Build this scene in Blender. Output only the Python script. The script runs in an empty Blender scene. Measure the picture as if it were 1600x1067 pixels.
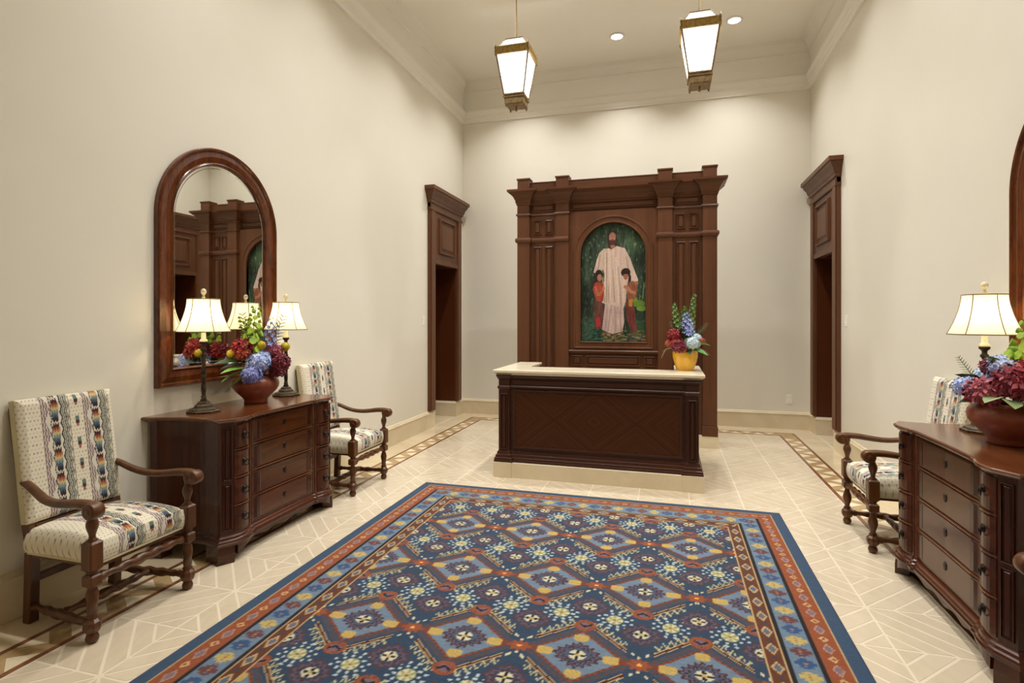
import bpy, math, random
import numpy as np
from mathutils import Matrix, Vector

random.seed(7)
rng = np.random.default_rng(11)
C = bpy.context.scene.collection
S = bpy.context.scene
PI = math.pi

# ------------------------------------------------------------------ camera, world, light, exposure
TH = math.atan(244 / 860)
cam = bpy.data.cameras.new('camera')
cam.sensor_fit = 'HORIZONTAL'
cam.sensor_width = 36
cam.lens = 860 / 1600 * 36
cam.shift_y = -35.0 / 1600
cam.clip_start = 0.05
camo = bpy.data.objects.new('camera', cam)
camo.location = (0.675, 0, 1.55)
camo.rotation_euler = (PI / 2, 0, TH)
C.objects.link(camo)
S.camera = camo

w = bpy.data.worlds.new('world')
w.use_nodes = True
w.node_tree.nodes['Background'].inputs[0].default_value = (1, .93, .82, 1)
w.node_tree.nodes['Background'].inputs[1].default_value = .3
S.world = w
S.view_settings.view_transform = 'Standard'
S.view_settings.look = 'None'
S.view_settings.use_curve_mapping = False
S.view_settings.gamma = 1
S.view_settings.exposure = 0.06
try:
    S.cycles.max_bounces = 8
    S.cycles.diffuse_bounces = 6
    S.cycles.sample_clamp_indirect = 6
except Exception:
    pass

CEIL = 5.43
DL_POWER = 21.0        # each recessed downlight
LANTERN_POWER = 50.0
LAMP_POWER = 4.0
DOWNLIGHTS = [(x, y) for y in (7.65, 6.05, 4.45, 2.85) for x in (-1.5, 0, 1.5)]


def lamp_light(name, kind, loc, power, col, **kw):
    l = bpy.data.lights.new(name, kind)
    l.energy = power
    l.color = col
    for k, v in kw.items():
        setattr(l, k, v)
    o = bpy.data.objects.new(name, l)
    o.location = loc
    C.objects.link(o)
    return o


for (x, y) in DOWNLIGHTS:
    lamp_light('downlight_beam', 'AREA', (x, y, CEIL - .03), DL_POWER, (1, .99, .972), shape='DISK', size=.15, spread=math.radians(113))

# ------------------------------------------------------------------ helpers


def lin(c):
    c = np.asarray(c, float) / 255.0
    return np.where(c <= .04045, c / 12.92, ((c + .055) / 1.055) ** 2.4)


def col4(c):
    l = lin(c)
    return (float(l[0]), float(l[1]), float(l[2]), 1)


class MB:
    def __init__(s):
        s.v = []
        s.f = []
        s.sm = []

    def add(s, verts, faces, smooth=False, M=None):
        b = len(s.v)
        if M is not None:
            verts = [M @ Vector(p) for p in verts]
        s.v.extend([tuple(p) for p in verts])
        s.f.extend([tuple(i + b for i in f) for f in faces])
        s.sm.extend([smooth] * len(faces))
        return s

    def box(s, x0, x1, y0, y1, z0, z1, M=None):
        v = [(x0, y0, z0), (x1, y0, z0), (x1, y1, z0), (x0, y1, z0), (x0, y0, z1), (x1, y0, z1), (x1, y1, z1), (x0, y1, z1)]
        return s.add(v, [(0, 3, 2, 1), (4, 5, 6, 7), (0, 1, 5, 4), (1, 2, 6, 5), (2, 3, 7, 6), (3, 0, 4, 7)], False, M)

    def prism(s, poly, z0, z1, M=None):
        n = len(poly)
        a = sum(poly[i][0] * poly[(i + 1) % n][1] - poly[(i + 1) % n][0] * poly[i][1] for i in range(n))
        if a < 0:
            poly = poly[::-1]
        v = [(p[0], p[1], z0) for p in poly] + [(p[0], p[1], z1) for p in poly]
        f = [tuple(range(n))[::-1], tuple(range(n, 2 * n))]
        f += [(i, (i + 1) % n, n + (i + 1) % n, n + i) for i in range(n)]
        return s.add(v, f, False, M)

    def lathe(s, prof, n=24, M=None, mod=None, smooth=True, ang0=0.):
        v = []
        m = len(prof)
        for (r, z) in prof:
            for k in range(n):
                a = ang0 + 2 * PI * k / n
                rr = r * (mod(a, z) if mod else 1)
                v.append((rr * math.cos(a), rr * math.sin(a), z))
        f = []
        for i in range(m - 1):
            for k in range(n):
                k2 = (k + 1) % n
                f.append((i * n + k, i * n + k2, (i + 1) * n + k2, (i + 1) * n + k))
        s.add(v, f, smooth, M)
        if prof[0][0] > 1e-5:
            s.add(v[:n], [tuple(range(n))[::-1]], False, M)
        if prof[-1][0] > 1e-5:
            s.add(v[-n:], [tuple(range(n))], False, M)
        return s

    def tube(s, path, rad, n=10, M=None, flat=1.0, cap=True):
        P = [Vector(p) for p in path]
        m = len(P)
        if not hasattr(rad, '__len__'):
            rad = [rad] * m
        v = []
        up = None
        for i in range(m):
            t = (P[min(i + 1, m - 1)] - P[max(i - 1, 0)]).normalized()
            if up is None:
                up = Vector((0, 0, 1)) if abs(t.z) < .9 else Vector((1, 0, 0))
            sd = t.cross(up)
            sd = sd.normalized() if sd.length > 1e-6 else Vector((1, 0, 0))
            up = sd.cross(t).normalized()
            for k in range(n):
                a = 2 * PI * k / n
                v.append(P[i] + sd * (math.cos(a) * rad[i]) + up * (math.sin(a) * rad[i] * flat))
        f = []
        for i in range(m - 1):
            for k in range(n):
                k2 = (k + 1) % n
                f.append((i * n + k, i * n + k2, (i + 1) * n + k2, (i + 1) * n + k))
        s.add(v, f, True, M)
        if cap:
            s.add(v[:n], [tuple(range(n))[::-1]], False, M)
            s.add(v[-n:], [tuple(range(n))], False, M)
        return s

    def sweep(s, path, prof, closed=False, M=None, cap=False, smooth=False, close_prof=False):
        """path: plan points, material on the left side; prof: (outward to the right, z)."""
        n = len(path)
        nor = []
        for i in range(n):
            def d(a, b):
                x, y = path[b][0] - path[a][0], path[b][1] - path[a][1]
                l = math.hypot(x, y) or 1
                return (x / l, y / l)
            if closed:
                d0, d1 = d(i - 1, i), d(i, (i + 1) % n)
            else:
                d0 = d(i - 1, i) if i > 0 else d(0, 1)
                d1 = d(i, i + 1) if i < n - 1 else d(n - 2, n - 1)
            n0, n1 = (d0[1], -d0[0]), (d1[1], -d1[0])
            mx, my = n0[0] + n1[0], n0[1] + n1[1]
            k = mx * n0[0] + my * n0[1]
            k = max(k, .35)
            nor.append((mx / k, my / k))
        v = []
        m = len(prof)
        for i in range(n):
            for (o, z) in prof:
                v.append((path[i][0] + nor[i][0] * o, path[i][1] + nor[i][1] * o, z))
        f = []
        for i in range(n if closed else n - 1):
            j = (i + 1) % n
            for k in range(m if close_prof else m - 1):
                k2 = (k + 1) % m
                f.append((i * m + k, j * m + k, j * m + k2, i * m + k2))
        s.add(v, f, smooth, M)
        if cap:
            s.add([v[i * m] for i in range(n)], [tuple(range(n))[::-1]], False, M)
            s.add([v[i * m + m - 1] for i in range(n)], [tuple(range(n))], False, M)
        if close_prof and not closed:
            s.add(v[:m], [tuple(range(m))[::-1]], False, M)
            s.add(v[-m:], [tuple(range(m))], False, M)
        return s

    def panel(s, x0, x1, z0, z1, y, M=None, d=.010, inset=.045):
        d *= 1.3
        """moulded raised panel, proud of a face at y that looks towards -y"""
        w_ = min(x1 - x0, z1 - z0)
        inset = min(inset, w_ * .32)
        k = inset / .045
        loops = [(0, 0), (.004 * k, -d), (.012 * k, -d * 1.2), (.019 * k, -d * .15), (.030 * k, -d * .15), (.045 * k, -d * .85)]
        v = []
        for (i, o) in loops:
            v += [(x0 + i, y + o, z0 + i), (x1 - i, y + o, z0 + i), (x1 - i, y + o, z1 - i), (x0 + i, y + o, z1 - i)]
        f = []
        for a in range(len(loops) - 1):
            for q in range(4):
                q2 = (q + 1) % 4
                f.append((a * 4 + q, a * 4 + q2, a * 4 + 4 + q2, a * 4 + 4 + q))
        b = (len(loops) - 1) * 4
        f.append((b, b + 1, b + 2, b + 3))
        return s.add(v, f, False, M)

    def build(s, name, mat, parent=None, bevel=0, loc=None, rot=None):
        me = bpy.data.meshes.new(name)
        me.from_pydata(s.v, [], s.f)
        me.polygons.foreach_set('use_smooth', s.sm)
        me.update()
        if mat is not None:
            me.materials.append(mat)
        o = bpy.data.objects.new(name, me)
        C.objects.link(o)
        if parent is not None:
            o.parent = parent
        if loc is not None:
            o.location = loc
        if rot is not None:
            o.rotation_euler = rot
        if bevel:
            m = o.modifiers.new('bevel', 'BEVEL')
            m.width = bevel
            m.segments = 2
            m.limit_method = 'ANGLE'
            m.angle_limit = math.radians(40)
            m.use_clamp_overlap = True
        return o


def thing(name, label, cat, loc=(0, 0, 0), rz=0, group=None):
    o = bpy.data.objects.new(name, None)
    o.empty_display_size = .1
    C.objects.link(o)
    o.location = loc
    o.rotation_euler = (0, 0, rz)
    o['label'] = label
    o['category'] = cat
    if group:
        o['group'] = group
    return o


def tag(o, label, cat, group=None):
    o['label'] = label
    o['category'] = cat
    if group:
        o['group'] = group
    return o


def struct(o):
    o['kind'] = 'structure'
    return o


def dup(root, loc, rz, label, group=None):
    r = root.copy()
    C.objects.link(r)
    r.location = loc
    r.rotation_euler = (0, 0, rz)
    r['label'] = label
    if group:
        r['group'] = group
    for ch in list(root.children):
        c = ch.copy()
        C.objects.link(c)
        c.parent = r
        for g in list(ch.children):
            e = g.copy()
            C.objects.link(e)
            e.parent = c
    return r


def part_empty(name, parent):
    o = bpy.data.objects.new(name, None)
    C.objects.link(o)
    o.parent = parent
    return o


def vcol_grid(name, P, colors, mat, parent=None, smooth=True):
    """P: (ny,nx,3) points, colors: (ny,nx,3) sRGB 0-255 -> a mesh with a colour attribute"""
    ny, nx = P.shape[:2]
    idx = np.arange(ny * nx).reshape(ny, nx)
    q = np.stack([idx[:-1, :-1], idx[:-1, 1:], idx[1:, 1:], idx[1:, :-1]], -1).reshape(-1, 4)
    me = bpy.data.meshes.new(name)
    me.vertices.add(ny * nx)
    me.vertices.foreach_set('co', P.reshape(-1).astype(np.float32))
    me.loops.add(q.size)
    me.loops.foreach_set('vertex_index', q.reshape(-1).astype(np.int32))
    me.polygons.add(len(q))
    me.polygons.foreach_set('loop_start', np.arange(0, q.size, 4, dtype=np.int32))
    me.polygons.foreach_set('loop_total', np.full(len(q), 4, dtype=np.int32))
    me.update(calc_edges=True)
    me.validate()
    me.polygons.foreach_set('use_smooth', [smooth] * len(me.polygons))
    a = me.color_attributes.new('weave', 'FLOAT_COLOR', 'POINT')
    c = np.ones((ny * nx, 4), np.float32)
    c[:, :3] = lin(colors.reshape(-1, 3))
    a.data.foreach_set('color', c.reshape(-1))
    me.materials.append(mat)
    o = bpy.data.objects.new(name, me)
    C.objects.link(o)
    if parent is not None:
        o.parent = parent
    return o


# ------------------------------------------------------------------ materials
def new_mat(name):
    m = bpy.data.materials.new(name)
    m.use_nodes = True
    nt = m.node_tree
    return m, nt, nt.nodes['Principled BSDF']


def node(nt, t, **kw):
    n = nt.nodes.new(t)
    for k, v in kw.items():
        if k in n.inputs:
            n.inputs[k].default_value = v
        else:
            setattr(n, k, v)
    return n


def ramp(nt, fac, c0, c1, p0=0., p1=1.):
    r = nt.nodes.new('ShaderNodeValToRGB')
    r.color_ramp.elements[0].color = c0
    r.color_ramp.elements[1].color = c1
    r.color_ramp.elements[0].position = p0
    r.color_ramp.elements[1].position = p1
    nt.links.new(fac, r.inputs[0])
    return r


def plain(name, c, rough=.5, metal=0., c2=None, scale=8., bump=0., bscale=60., coat=0., spec=.5):
    m, nt, b = new_mat(name)
    b.inputs['Roughness'].default_value = rough
    b.inputs['Metallic'].default_value = metal
    b.inputs['Coat Weight'].default_value = coat
    b.inputs['Coat Roughness'].default_value = .12
    b.inputs['Specular IOR Level'].default_value = spec
    tc = nt.nodes.new('ShaderNodeTexCoord')
    nz = node(nt, 'ShaderNodeTexNoise', Scale=scale, Detail=4.)
    nt.links.new(tc.outputs['Object'], nz.inputs['Vector'])
    c2 = c2 or tuple(max(0, x * .95) for x in c)
    r = ramp(nt, nz.outputs[0], col4(c2), col4(c), .35, .65)
    nt.links.new(r.outputs[0], b.inputs['Base Color'])
    if bump:
        n2 = node(nt, 'ShaderNodeTexNoise', Scale=bscale, Detail=3.)
        nt.links.new(tc.outputs['Object'], n2.inputs['Vector'])
        bp = node(nt, 'ShaderNodeBump', Strength=bump, Distance=.004)
        nt.links.new(n2.outputs[0], bp.inputs['Height'])
        nt.links.new(bp.outputs[0], b.inputs['Normal'])
    return m


def wood(name, c_dark, c_light, axis=2, scale=14., rough=.35, coat=.3, stretch=.08, figure=.5):
    m, nt, b = new_mat(name)
    tc = nt.nodes.new('ShaderNodeTexCoord')
    mp = nt.nodes.new('ShaderNodeMapping')
    sc = [1, 1, 1]
    sc[axis] = stretch
    mp.inputs['Scale'].default_value = sc
    nt.links.new(tc.outputs['Object'], mp.inputs['Vector'])
    n1 = node(nt, 'ShaderNodeTexNoise', Scale=scale, Detail=6., Roughness=.6, Distortion=figure)
    nt.links.new(mp.outputs[0], n1.inputs['Vector'])
    n2 = node(nt, 'ShaderNodeTexNoise', Scale=scale * 9, Detail=3.)
    nt.links.new(mp.outputs[0], n2.inputs['Vector'])
    mx = nt.nodes.new('ShaderNodeMath')
    mx.operation = 'MULTIPLY_ADD'
    mx.inputs[1].default_value = .25
    nt.links.new(n2.outputs[0], mx.inputs[0])
    nt.links.new(n1.outputs[0], mx.inputs[2])
    r = ramp(nt, mx.outputs[0], col4(c_dark), col4(c_light), .40, .85)
    nt.links.new(r.outputs[0], b.inputs['Base Color'])
    b.inputs['Roughness'].default_value = rough
    b.inputs['Coat Weight'].default_value = coat
    b.inputs['Specular IOR Level'].default_value = .34
    b.inputs['Coat Roughness'].default_value = .15
    bp = node(nt, 'ShaderNodeBump', Strength=.08, Distance=.002)
    nt.links.new(n2.outputs[0], bp.inputs['Height'])
    nt.links.new(bp.outputs[0], b.inputs['Normal'])
    return m


def vcol_mat(name, rough=.9, bump=.3, bscale=400., sheen=.0, spec=.2):
    m, nt, b = new_mat(name)
    at = nt.nodes.new('ShaderNodeVertexColor')
    at.layer_name = 'weave'
    nt.links.new(at.outputs[0], b.inputs['Base Color'])
    b.inputs['Roughness'].default_value = rough
    b.inputs['Specular IOR Level'].default_value = spec
    b.inputs['Sheen Weight'].default_value = sheen
    if bump:
        tc = nt.nodes.new('ShaderNodeTexCoord')
        n2 = node(nt, 'ShaderNodeTexNoise', Scale=bscale, Detail=2.)
        nt.links.new(tc.outputs['Object'], n2.inputs['Vector'])
        bp = node(nt, 'ShaderNodeBump', Strength=bump, Distance=.003)
        nt.links.new(n2.outputs[0], bp.inputs['Height'])
        nt.links.new(bp.outputs[0], b.inputs['Normal'])
    return m


def marble(name, c, vein, rough=.16, scale=2.2, rand=.06):
    m, nt, b = new_mat(name)
    tc = nt.nodes.new('ShaderNodeTexCoord')
    oi = nt.nodes.new('ShaderNodeObjectInfo')
    n1 = node(nt, 'ShaderNodeTexNoise', Scale=scale, Detail=8., Roughness=.65, Distortion=1.2)
    nt.links.new(tc.outputs['Object'], n1.inputs['Vector'])
    r = ramp(nt, n1.outputs[0], col4(vein), col4(c), .38, .56)
    hs = nt.nodes.new('ShaderNodeHueSaturation')
    mr = nt.nodes.new('ShaderNodeMapRange')
    mr.inputs[3].default_value = 1 - rand
    mr.inputs[4].default_value = 1 + rand
    nt.links.new(oi.outputs['Random'], mr.inputs[0])
    nt.links.new(mr.outputs[0], hs.inputs['Value'])
    nt.links.new(r.outputs[0], hs.inputs['Color'])
    nt.links.new(hs.outputs[0], b.inputs['Base Color'])
    b.inputs['Roughness'].default_value = rough
    return m


def glow(name, c, strength, translucent=.0):
    m, nt, b = new_mat(name)
    out = nt.nodes['Material Output']
    e = node(nt, 'ShaderNodeEmission', Strength=strength)
    e.inputs[0].default_value = col4(c)
    if translucent:
        t = nt.nodes.new('ShaderNodeBsdfTranslucent')
        t.inputs[0].default_value = col4(c)
        t.inputs[0].default_value = tuple(x * translucent for x in col4(c)[:3]) + (1,)
        a = nt.nodes.new('ShaderNodeAddShader')
        nt.links.new(e.outputs[0], a.inputs[0])
        nt.links.new(t.outputs[0], a.inputs[1])
        nt.links.new(a.outputs[0], out.inputs[0])
    else:
        nt.links.new(e.outputs[0], out.inputs[0])
    return m


def leafy(name, c, c2, rough=.55, scale=25.):
    m = plain(name, c, rough, 0, c2, scale)
    return m


M_wall = plain('cream_wall_paint', (230, 225, 211), .36, 0, (228, 223, 208), 1.5, .03, 90., spec=.35)
M_ceil = plain('ceiling_paint', (242, 238, 228), .45, 0, (240, 236, 225), 1.2)
M_crown = plain('crown_paint', (234, 230, 218), .35, 0, (232, 228, 216), 1.5)
M_joint = plain('pale_marble_joint', (226, 213, 189), .2, 0, (221, 207, 182), 6.)
M_tile = marble('beige_marble_plank', (209, 194, 169), (200, 184, 157), .17, 2.5, .03)
M_slab = marble('cream_marble_slab', (216, 198, 166), (206, 187, 153), .15, 1.8, .025)
M_base = marble('stone_baseboard', (222, 207, 176), (214, 198, 165), .3, 2., .02)
M_brown = marble('brown_marble_inlay', (128, 84, 60), (104, 64, 44), .2, 9., .05)
M_tan = marble('tan_marble_inlay', (180, 152, 110), (160, 132, 92), .2, 7., .05)
M_cream = marble('cream_marble_inlay', (234, 220, 190), (224, 206, 172), .2, 6., .03)
M_counter = marble('cream_stone_counter', (238, 226, 200), (228, 213, 182), .14, 2.2, .0)
M_rered = wood('satin_walnut', (78, 44, 22), (100, 61, 36), 2, 6., .45, .05, .05)
M_reredx = wood('satin_walnut_cross', (76, 42, 20), (97, 58, 33), 0, 6., .45, .05, .05)
M_desk = wood('dark_mahogany', (50, 22, 9), (70, 34, 16), 2, 7., .34, .12, .06)
M_deskx = wood('dark_mahogany_cross', (50, 22, 9), (70, 34, 16), 0, 7., .34, .12, .06)
M_door = wood('doorway_walnut', (82, 46, 23), (102, 62, 36), 2, 6., .45, .05, .05)
M_jamb = wood('jamb_walnut', (74, 34, 12), (88, 44, 18), 2, 5., .4, .15, .05)
M_chest = wood('polished_mahogany', (48, 19, 6), (84, 38, 14), 1, 9., .26, .25, .1, 1.2)
M_chestv = wood('polished_mahogany_upright', (48, 19, 6), (80, 35, 13), 2, 9., .26, .25, .1, 1.)
M_top = wood('polished_mahogany_top', (74, 38, 18), (108, 62, 34), 1, 7., .18, .4, .1, 1.)
M_drawer = wood('walnut_veneer', (56, 25, 8), (90, 48, 20), 1, 8., .24, .3, .14, 2.)
M_inlay = wood('dark_inlay_veneer', (42, 16, 6), (68, 28, 10), 2, 12., .26, .25, .15, 1.5)
M_mframe = wood('burl_mahogany', (58, 24, 9), (112, 58, 24), 2, 11., .24, .3, .25, 2.5)
M_chair = wood('turned_oak', (64, 34, 13), (100, 60, 28), 2, 16., .34, .15, .12)
M_black = plain('aged_iron', (38, 30, 26), .4, .7)
M_bronze = plain('weathered_bronze', (92, 78, 58), .36, .55, (52, 42, 34), 60.)
M_stem = plain('dark_bronze_stem', (98, 82, 66), .32, .6, (40, 32, 28), 50.)
M_brass = plain('antique_brass', (190, 160, 92), .45, .35, (160, 130, 70), 30.)
M_brassd = plain('dark_brass', (150, 126, 84), .45, .35, (118, 96, 62), 30.)
M_candle = plain('cream_candle_sleeve', (238, 222, 182), .5)
M_terra = plain('terracotta_glaze', (146, 74, 50), .36, 0, (126, 58, 38), 9., coat=.2)
M_amber = plain('amber_glaze', (232, 182, 46), .25, 0, (218, 160, 32), 12., coat=.4)
M_white = plain('white_plastic', (246, 243, 234), .35)
M_rug = vcol_mat('woven_wool', .95, .5, 330., .15, .1)
M_rugb = plain('rug_binding', (48, 66, 96), .95)
M_fab = vcol_mat('tapestry_fabric', .9, .25, 500., .1, .15)
M_cream_fab = plain('cream_welt', (206, 196, 160), .9)
M_paint = vcol_mat('oil_paint', .5, .12, 120., 0, .25)
M_mirror, _nt, _b = new_mat('silvered_mirror')
_b.inputs['Base Color'].default_value = (.80, .80, .76, 1)
_b.inputs['Metallic'].default_value = 1
_b.inputs['Roughness'].default_value = .0
M_lens = glow('downlight_lens', (255, 246, 228), 12.)
M_lglass = glow('opal_glass', (244, 248, 255), .45, .22)
M_lcrown = glow('opal_glass_crown', (255, 250, 242), .55, .22)
M_shade = glow('lit_fabric_shade', (255, 240, 200), .62, .45)
M_seam = plain('shade_seam', (132, 116, 80), .8)

# the chequered veneer of the desk front: real diamonds of grain direction
M_veneer, _nt, _b = new_mat('diamond_matched_veneer')
_tc = _nt.nodes.new('ShaderNodeTexCoord')
_sx = _nt.nodes.new('ShaderNodeSeparateXYZ')
_nt.links.new(_tc.outputs['Object'], _sx.inputs[0])


def _m(op, a, b=None):
    n = _nt.nodes.new('ShaderNodeMath')
    n.operation = op
    for i, q in enumerate((a, b)):
        if q is None:
            continue
        if isinstance(q, (int, float)):
            n.inputs[i].default_value = q
        else:
            _nt.links.new(q, n.inputs[i])
    return n.outputs[0]


_ax = _m('ABSOLUTE', _m('SUBTRACT', _m('PINGPONG', _m('ADD', _sx.outputs[0], .775), .3875), .0))
_az = _m('ABSOLUTE', _m('SUBTRACT', _sx.outputs[2], .575))
_d = _m('ADD', _m('MULTIPLY', _ax, .8), _az)
_cb = _nt.nodes.new('ShaderNodeCombineXYZ')
_nt.links.new(_d, _cb.inputs[0])
_nz = node(_nt, 'ShaderNodeTexNoise', Scale=34., Detail=3.)
_nt.links.new(_cb.outputs[0], _nz.inputs['Vector'])
_r = ramp(_nt, _nz.outputs[0], col4((54, 25, 5)), col4((78, 40, 11)), .35, .68)
_nt.links.new(_r.outputs[0], _b.inputs['Base Color'])
_b.inputs['Roughness'].default_value = .36
_b.inputs['Specular IOR Level'].default_value = .3

# ------------------------------------------------------------------ room shell
XW, YB, YN = 2.6, 8.55, -1.7
DY0, DY1, DZ = 7.33, 8.21, 2.36        # doorway opening


def side_wall(sx, name):
    b = MB()
    x0, x1 = sorted((sx * XW, sx * (XW + .15)))
    b.box(x0, x1, YN - .15, DY0, -.05, CEIL + .1)
    b.box(x0, x1, DY1, YB + .15, -.05, CEIL + .1)
    b.box(x0, x1, DY0, DY1, DZ, CEIL + .1)
    return struct(b.build(name, M_wall))


side_wall(-1, 'wall_left')
side_wall(1, 'wall_right')
struct(MB().box(-XW, XW, YB, YB + .15, -.05, CEIL + .1).build('wall_back', M_wall))
struct(MB().box(-XW, XW, YN - .15, YN, -.05, CEIL + .1).build('wall_front', M_wall))
struct(MB().box(-XW - .15, XW + .15, YN - .15, YB + .15, CEIL, CEIL + .12).build('ceiling', M_ceil))

# crown: stepped moulding with a tall plain frieze and a bead under the ceiling
room = [(-XW, YN), (-XW, YB), (XW, YB), (XW, YN)]
prof = [(0, 4.765), (.028, 4.768), (.028, 4.782), (.040, 4.80), (.046, 4.85), (.060, 4.86), (.064, 4.885), (.084, 4.925), (.088, 4.945), (.02, 4.955),
        (.012, 5.00), (.012, 5.12), (.018, 5.22), (.030, 5.28), (.048, 5.285), (.052, 5.305), (.052, 5.315), (.065, 5.35), (.10, 5.40), (.15, 5.425), (.16, 5.4301)]
struct(MB().sweep(room, prof).build('trim_1', M_crown))

# baseboards of stone with a moulded top, broken at the doorways and returned into them
bprof = [(.030, 0), (.030, .198), (.034, .202), (.034, .214), (.022, .224), (.018, .234), (.006, .242), (0, .243)]
for nm, path in (('baseboard_left', [(-XW, YN), (-XW, DY0), (-XW - .36, DY0)]),
                 ('baseboard_right', [(XW + .36, DY0), (XW, DY0), (XW, YN)]),
                 ('baseboard_back', [(-XW - .44, DY1), (-XW, DY1), (-XW, YB), (XW, YB), (XW, DY1), (XW + .44, DY1)])):
    struct(MB().sweep(path, bprof).build(nm, M_base))


# doorways: walnut surround, panelled overdoor, cornice, deep jambs
def doorway(sx, name):
    root = bpy.data.objects.new(name, None)
    C.objects.link(root)
    root['kind'] = 'structure'
    # local frame: X along the wall (room y), -Y out of the wall into the room, Z up
    if sx < 0:
        M = Matrix.Translation((-XW, 0, 0)) @ Matrix(((0, -1, 0, 0), (1, 0, 0, 0), (0, 0, 1, 0), (0, 0, 0, 1)))
    else:
        M = Matrix.Translation((XW, 0, 0)) @ Matrix(((0, 1, 0, 0), (-1, 0, 0, 0), (0, 0, 1, 0), (0, 0, 0, 1))) @ Matrix.Scale(-1, 4, (1, 0, 0))

    def mk(nm, fn, mat, bevel=.003):
        b = MB()
        fn(b)
        o = b.build(nm, mat, root, bevel)
        o.data.transform(M)
        if M.determinant() < 0:
            o.data.flip_normals()
        return o
    a, c = 7.165, 8.375
    for (p, q) in ((a, DY0 + .012), (DY1 - .012, c)):
        mk('casing', lambda b: (b.box(p, q, -.045, .0, .245, 3.20), b.box(p + .02, q - .02, -.056, -.045, .26, 3.18)), M_door)
    mk('overdoor', lambda b: b.box(DY0 + .012, DY1 - .012, -.035, .02, DZ, 3.20), M_door)
    mk('raised_panel', lambda b: b.panel(DY0 + .14, DY1 - .14, 2.50, 3.03, -.035, None, .022, .10), M_door, 0)
    mk('rail', lambda b: (b.box(DY0 + .012, DY1 - .012, -.05, -.03, DZ - .01, DZ + .05),), M_door)
    mk('cornice', lambda b: (b.sweep([(a, 0), (a, -.05), (c, -.05), (c, 0)][::1], [(0, 3.10), (.012, 3.11), (.012, 3.135), (.0, 3.14), (.0, 3.20), (.018, 3.205), (.02, 3.24), (.03, 3.25), (.045, 3.30), (.075, 3.345), (.08, 3.37), (.10, 3.375), (.10, 3.425), (-.02, 3.43)]),
                             b.box(a, c, -.05, 0, 3.2, 3.428)), M_door, 0)
    dpt = .46
    mk('jamb', lambda b: b.box(DY0 - .02, DY0 + .012, -.01, dpt, .245, DZ), M_jamb)
    mk('jamb', lambda b: b.box(DY1 - .012, DY1 + .02, -.01, dpt, .245, DZ), M_jamb)
    mk('jamb_foot', lambda b: b.box(DY0 - .02, DY0, .0, dpt, -.02, .245), M_base)
    mk('jamb_foot', lambda b: b.box(DY1, DY1 + .02, .0, dpt, -.02, .245), M_base)
    mk('head_jamb', lambda b: b.box(DY0 - .02, DY1 + .02, 0, dpt, DZ - .012, DZ + .02), M_jamb)

    def leaf(b):
        b.box(DY0 - .02, DY1 + .02, dpt, dpt + .04, .005, DZ + .02)
        b.panel(DY0 + .12, DY1 - .12, 1.15, 2.2, dpt, None, .018, .09)
        b.panel(DY0 + .12, DY1 - .12, .15, .98, dpt, None, .018, .09)
    mk('door_leaf', leaf, M_jamb, 0)
    mk('threshold', lambda b: b.box(DY0, DY1, 0.0, dpt, -.05, .0005), M_slab)
    return root


doorway(-1, 'door_1')
doorway(1, 'door_2')

# ------------------------------------------------------------------ floor with chevron planks and inlaid border
floor = struct(MB().box(-XW - .15, XW + .15, YN - .15, YB + .15, -.06, -.0004).build('floor', M_joint))
ZT = 0.0005          # proud of the joints


def piece_mesh(name, poly, mat):
    b = MB()
    b.prism(poly, -.004, ZT)
    me = bpy.data.meshes.new(name)
    me.from_pydata(b.v, [], b.f)
    me.materials.append(mat)
    return me


def place(me, name, loc, sc=(1, 1, 1)):
    o = bpy.data.objects.new(name, me)
    o.location = loc
    o.scale = sc
    o.parent = floor
    C.objects.link(o)
    return o


def clip_poly(poly, x0, x1, y0, y1):
    for (ax, lim, sg) in ((0, x0, 1), (0, x1, -1), (1, y0, 1), (1, y1, -1)):
        out = []
        for i in range(len(poly)):
            p, q = poly[i - 1], poly[i]
            dp, dq = sg * (p[ax] - lim), sg * (q[ax] - lim)
            if (dp >= 0) != (dq >= 0):
                t = dp / (dp - dq)
                out.append((p[0] + (q[0] - p[0]) * t, p[1] + (q[1] - p[1]) * t))
            if dq >= 0:
                out.append(q)
        poly = out
        if len(poly) < 3:
            return []
    return poly


def shrink(poly, d):
    n = len(poly)
    a = sum(poly[i][0] * poly[(i + 1) % n][1] - poly[(i + 1) % n][0] * poly[i][1] for i in range(n))
    if a < 0:
        poly = poly[::-1]
    out = []
    for i in range(n):
        p0, p1, p2 = poly[i - 1], poly[i], poly[(i + 1) % n]
        e0 = Vector((p1[0] - p0[0], p1[1] - p0[1])).normalized()
        e1 = Vector((p2[0] - p1[0], p2[1] - p1[1])).normalized()
        n0, n1 = Vector((-e0.y, e0.x)), Vector((-e1.y, e1.x))
        mm = n0 + n1
        k = mm.dot(n0)
        if k < .25:
            k = .25
        out.append((p1[0] + mm.x / k * d, p1[1] + mm.y / k * d))
    return out


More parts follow.
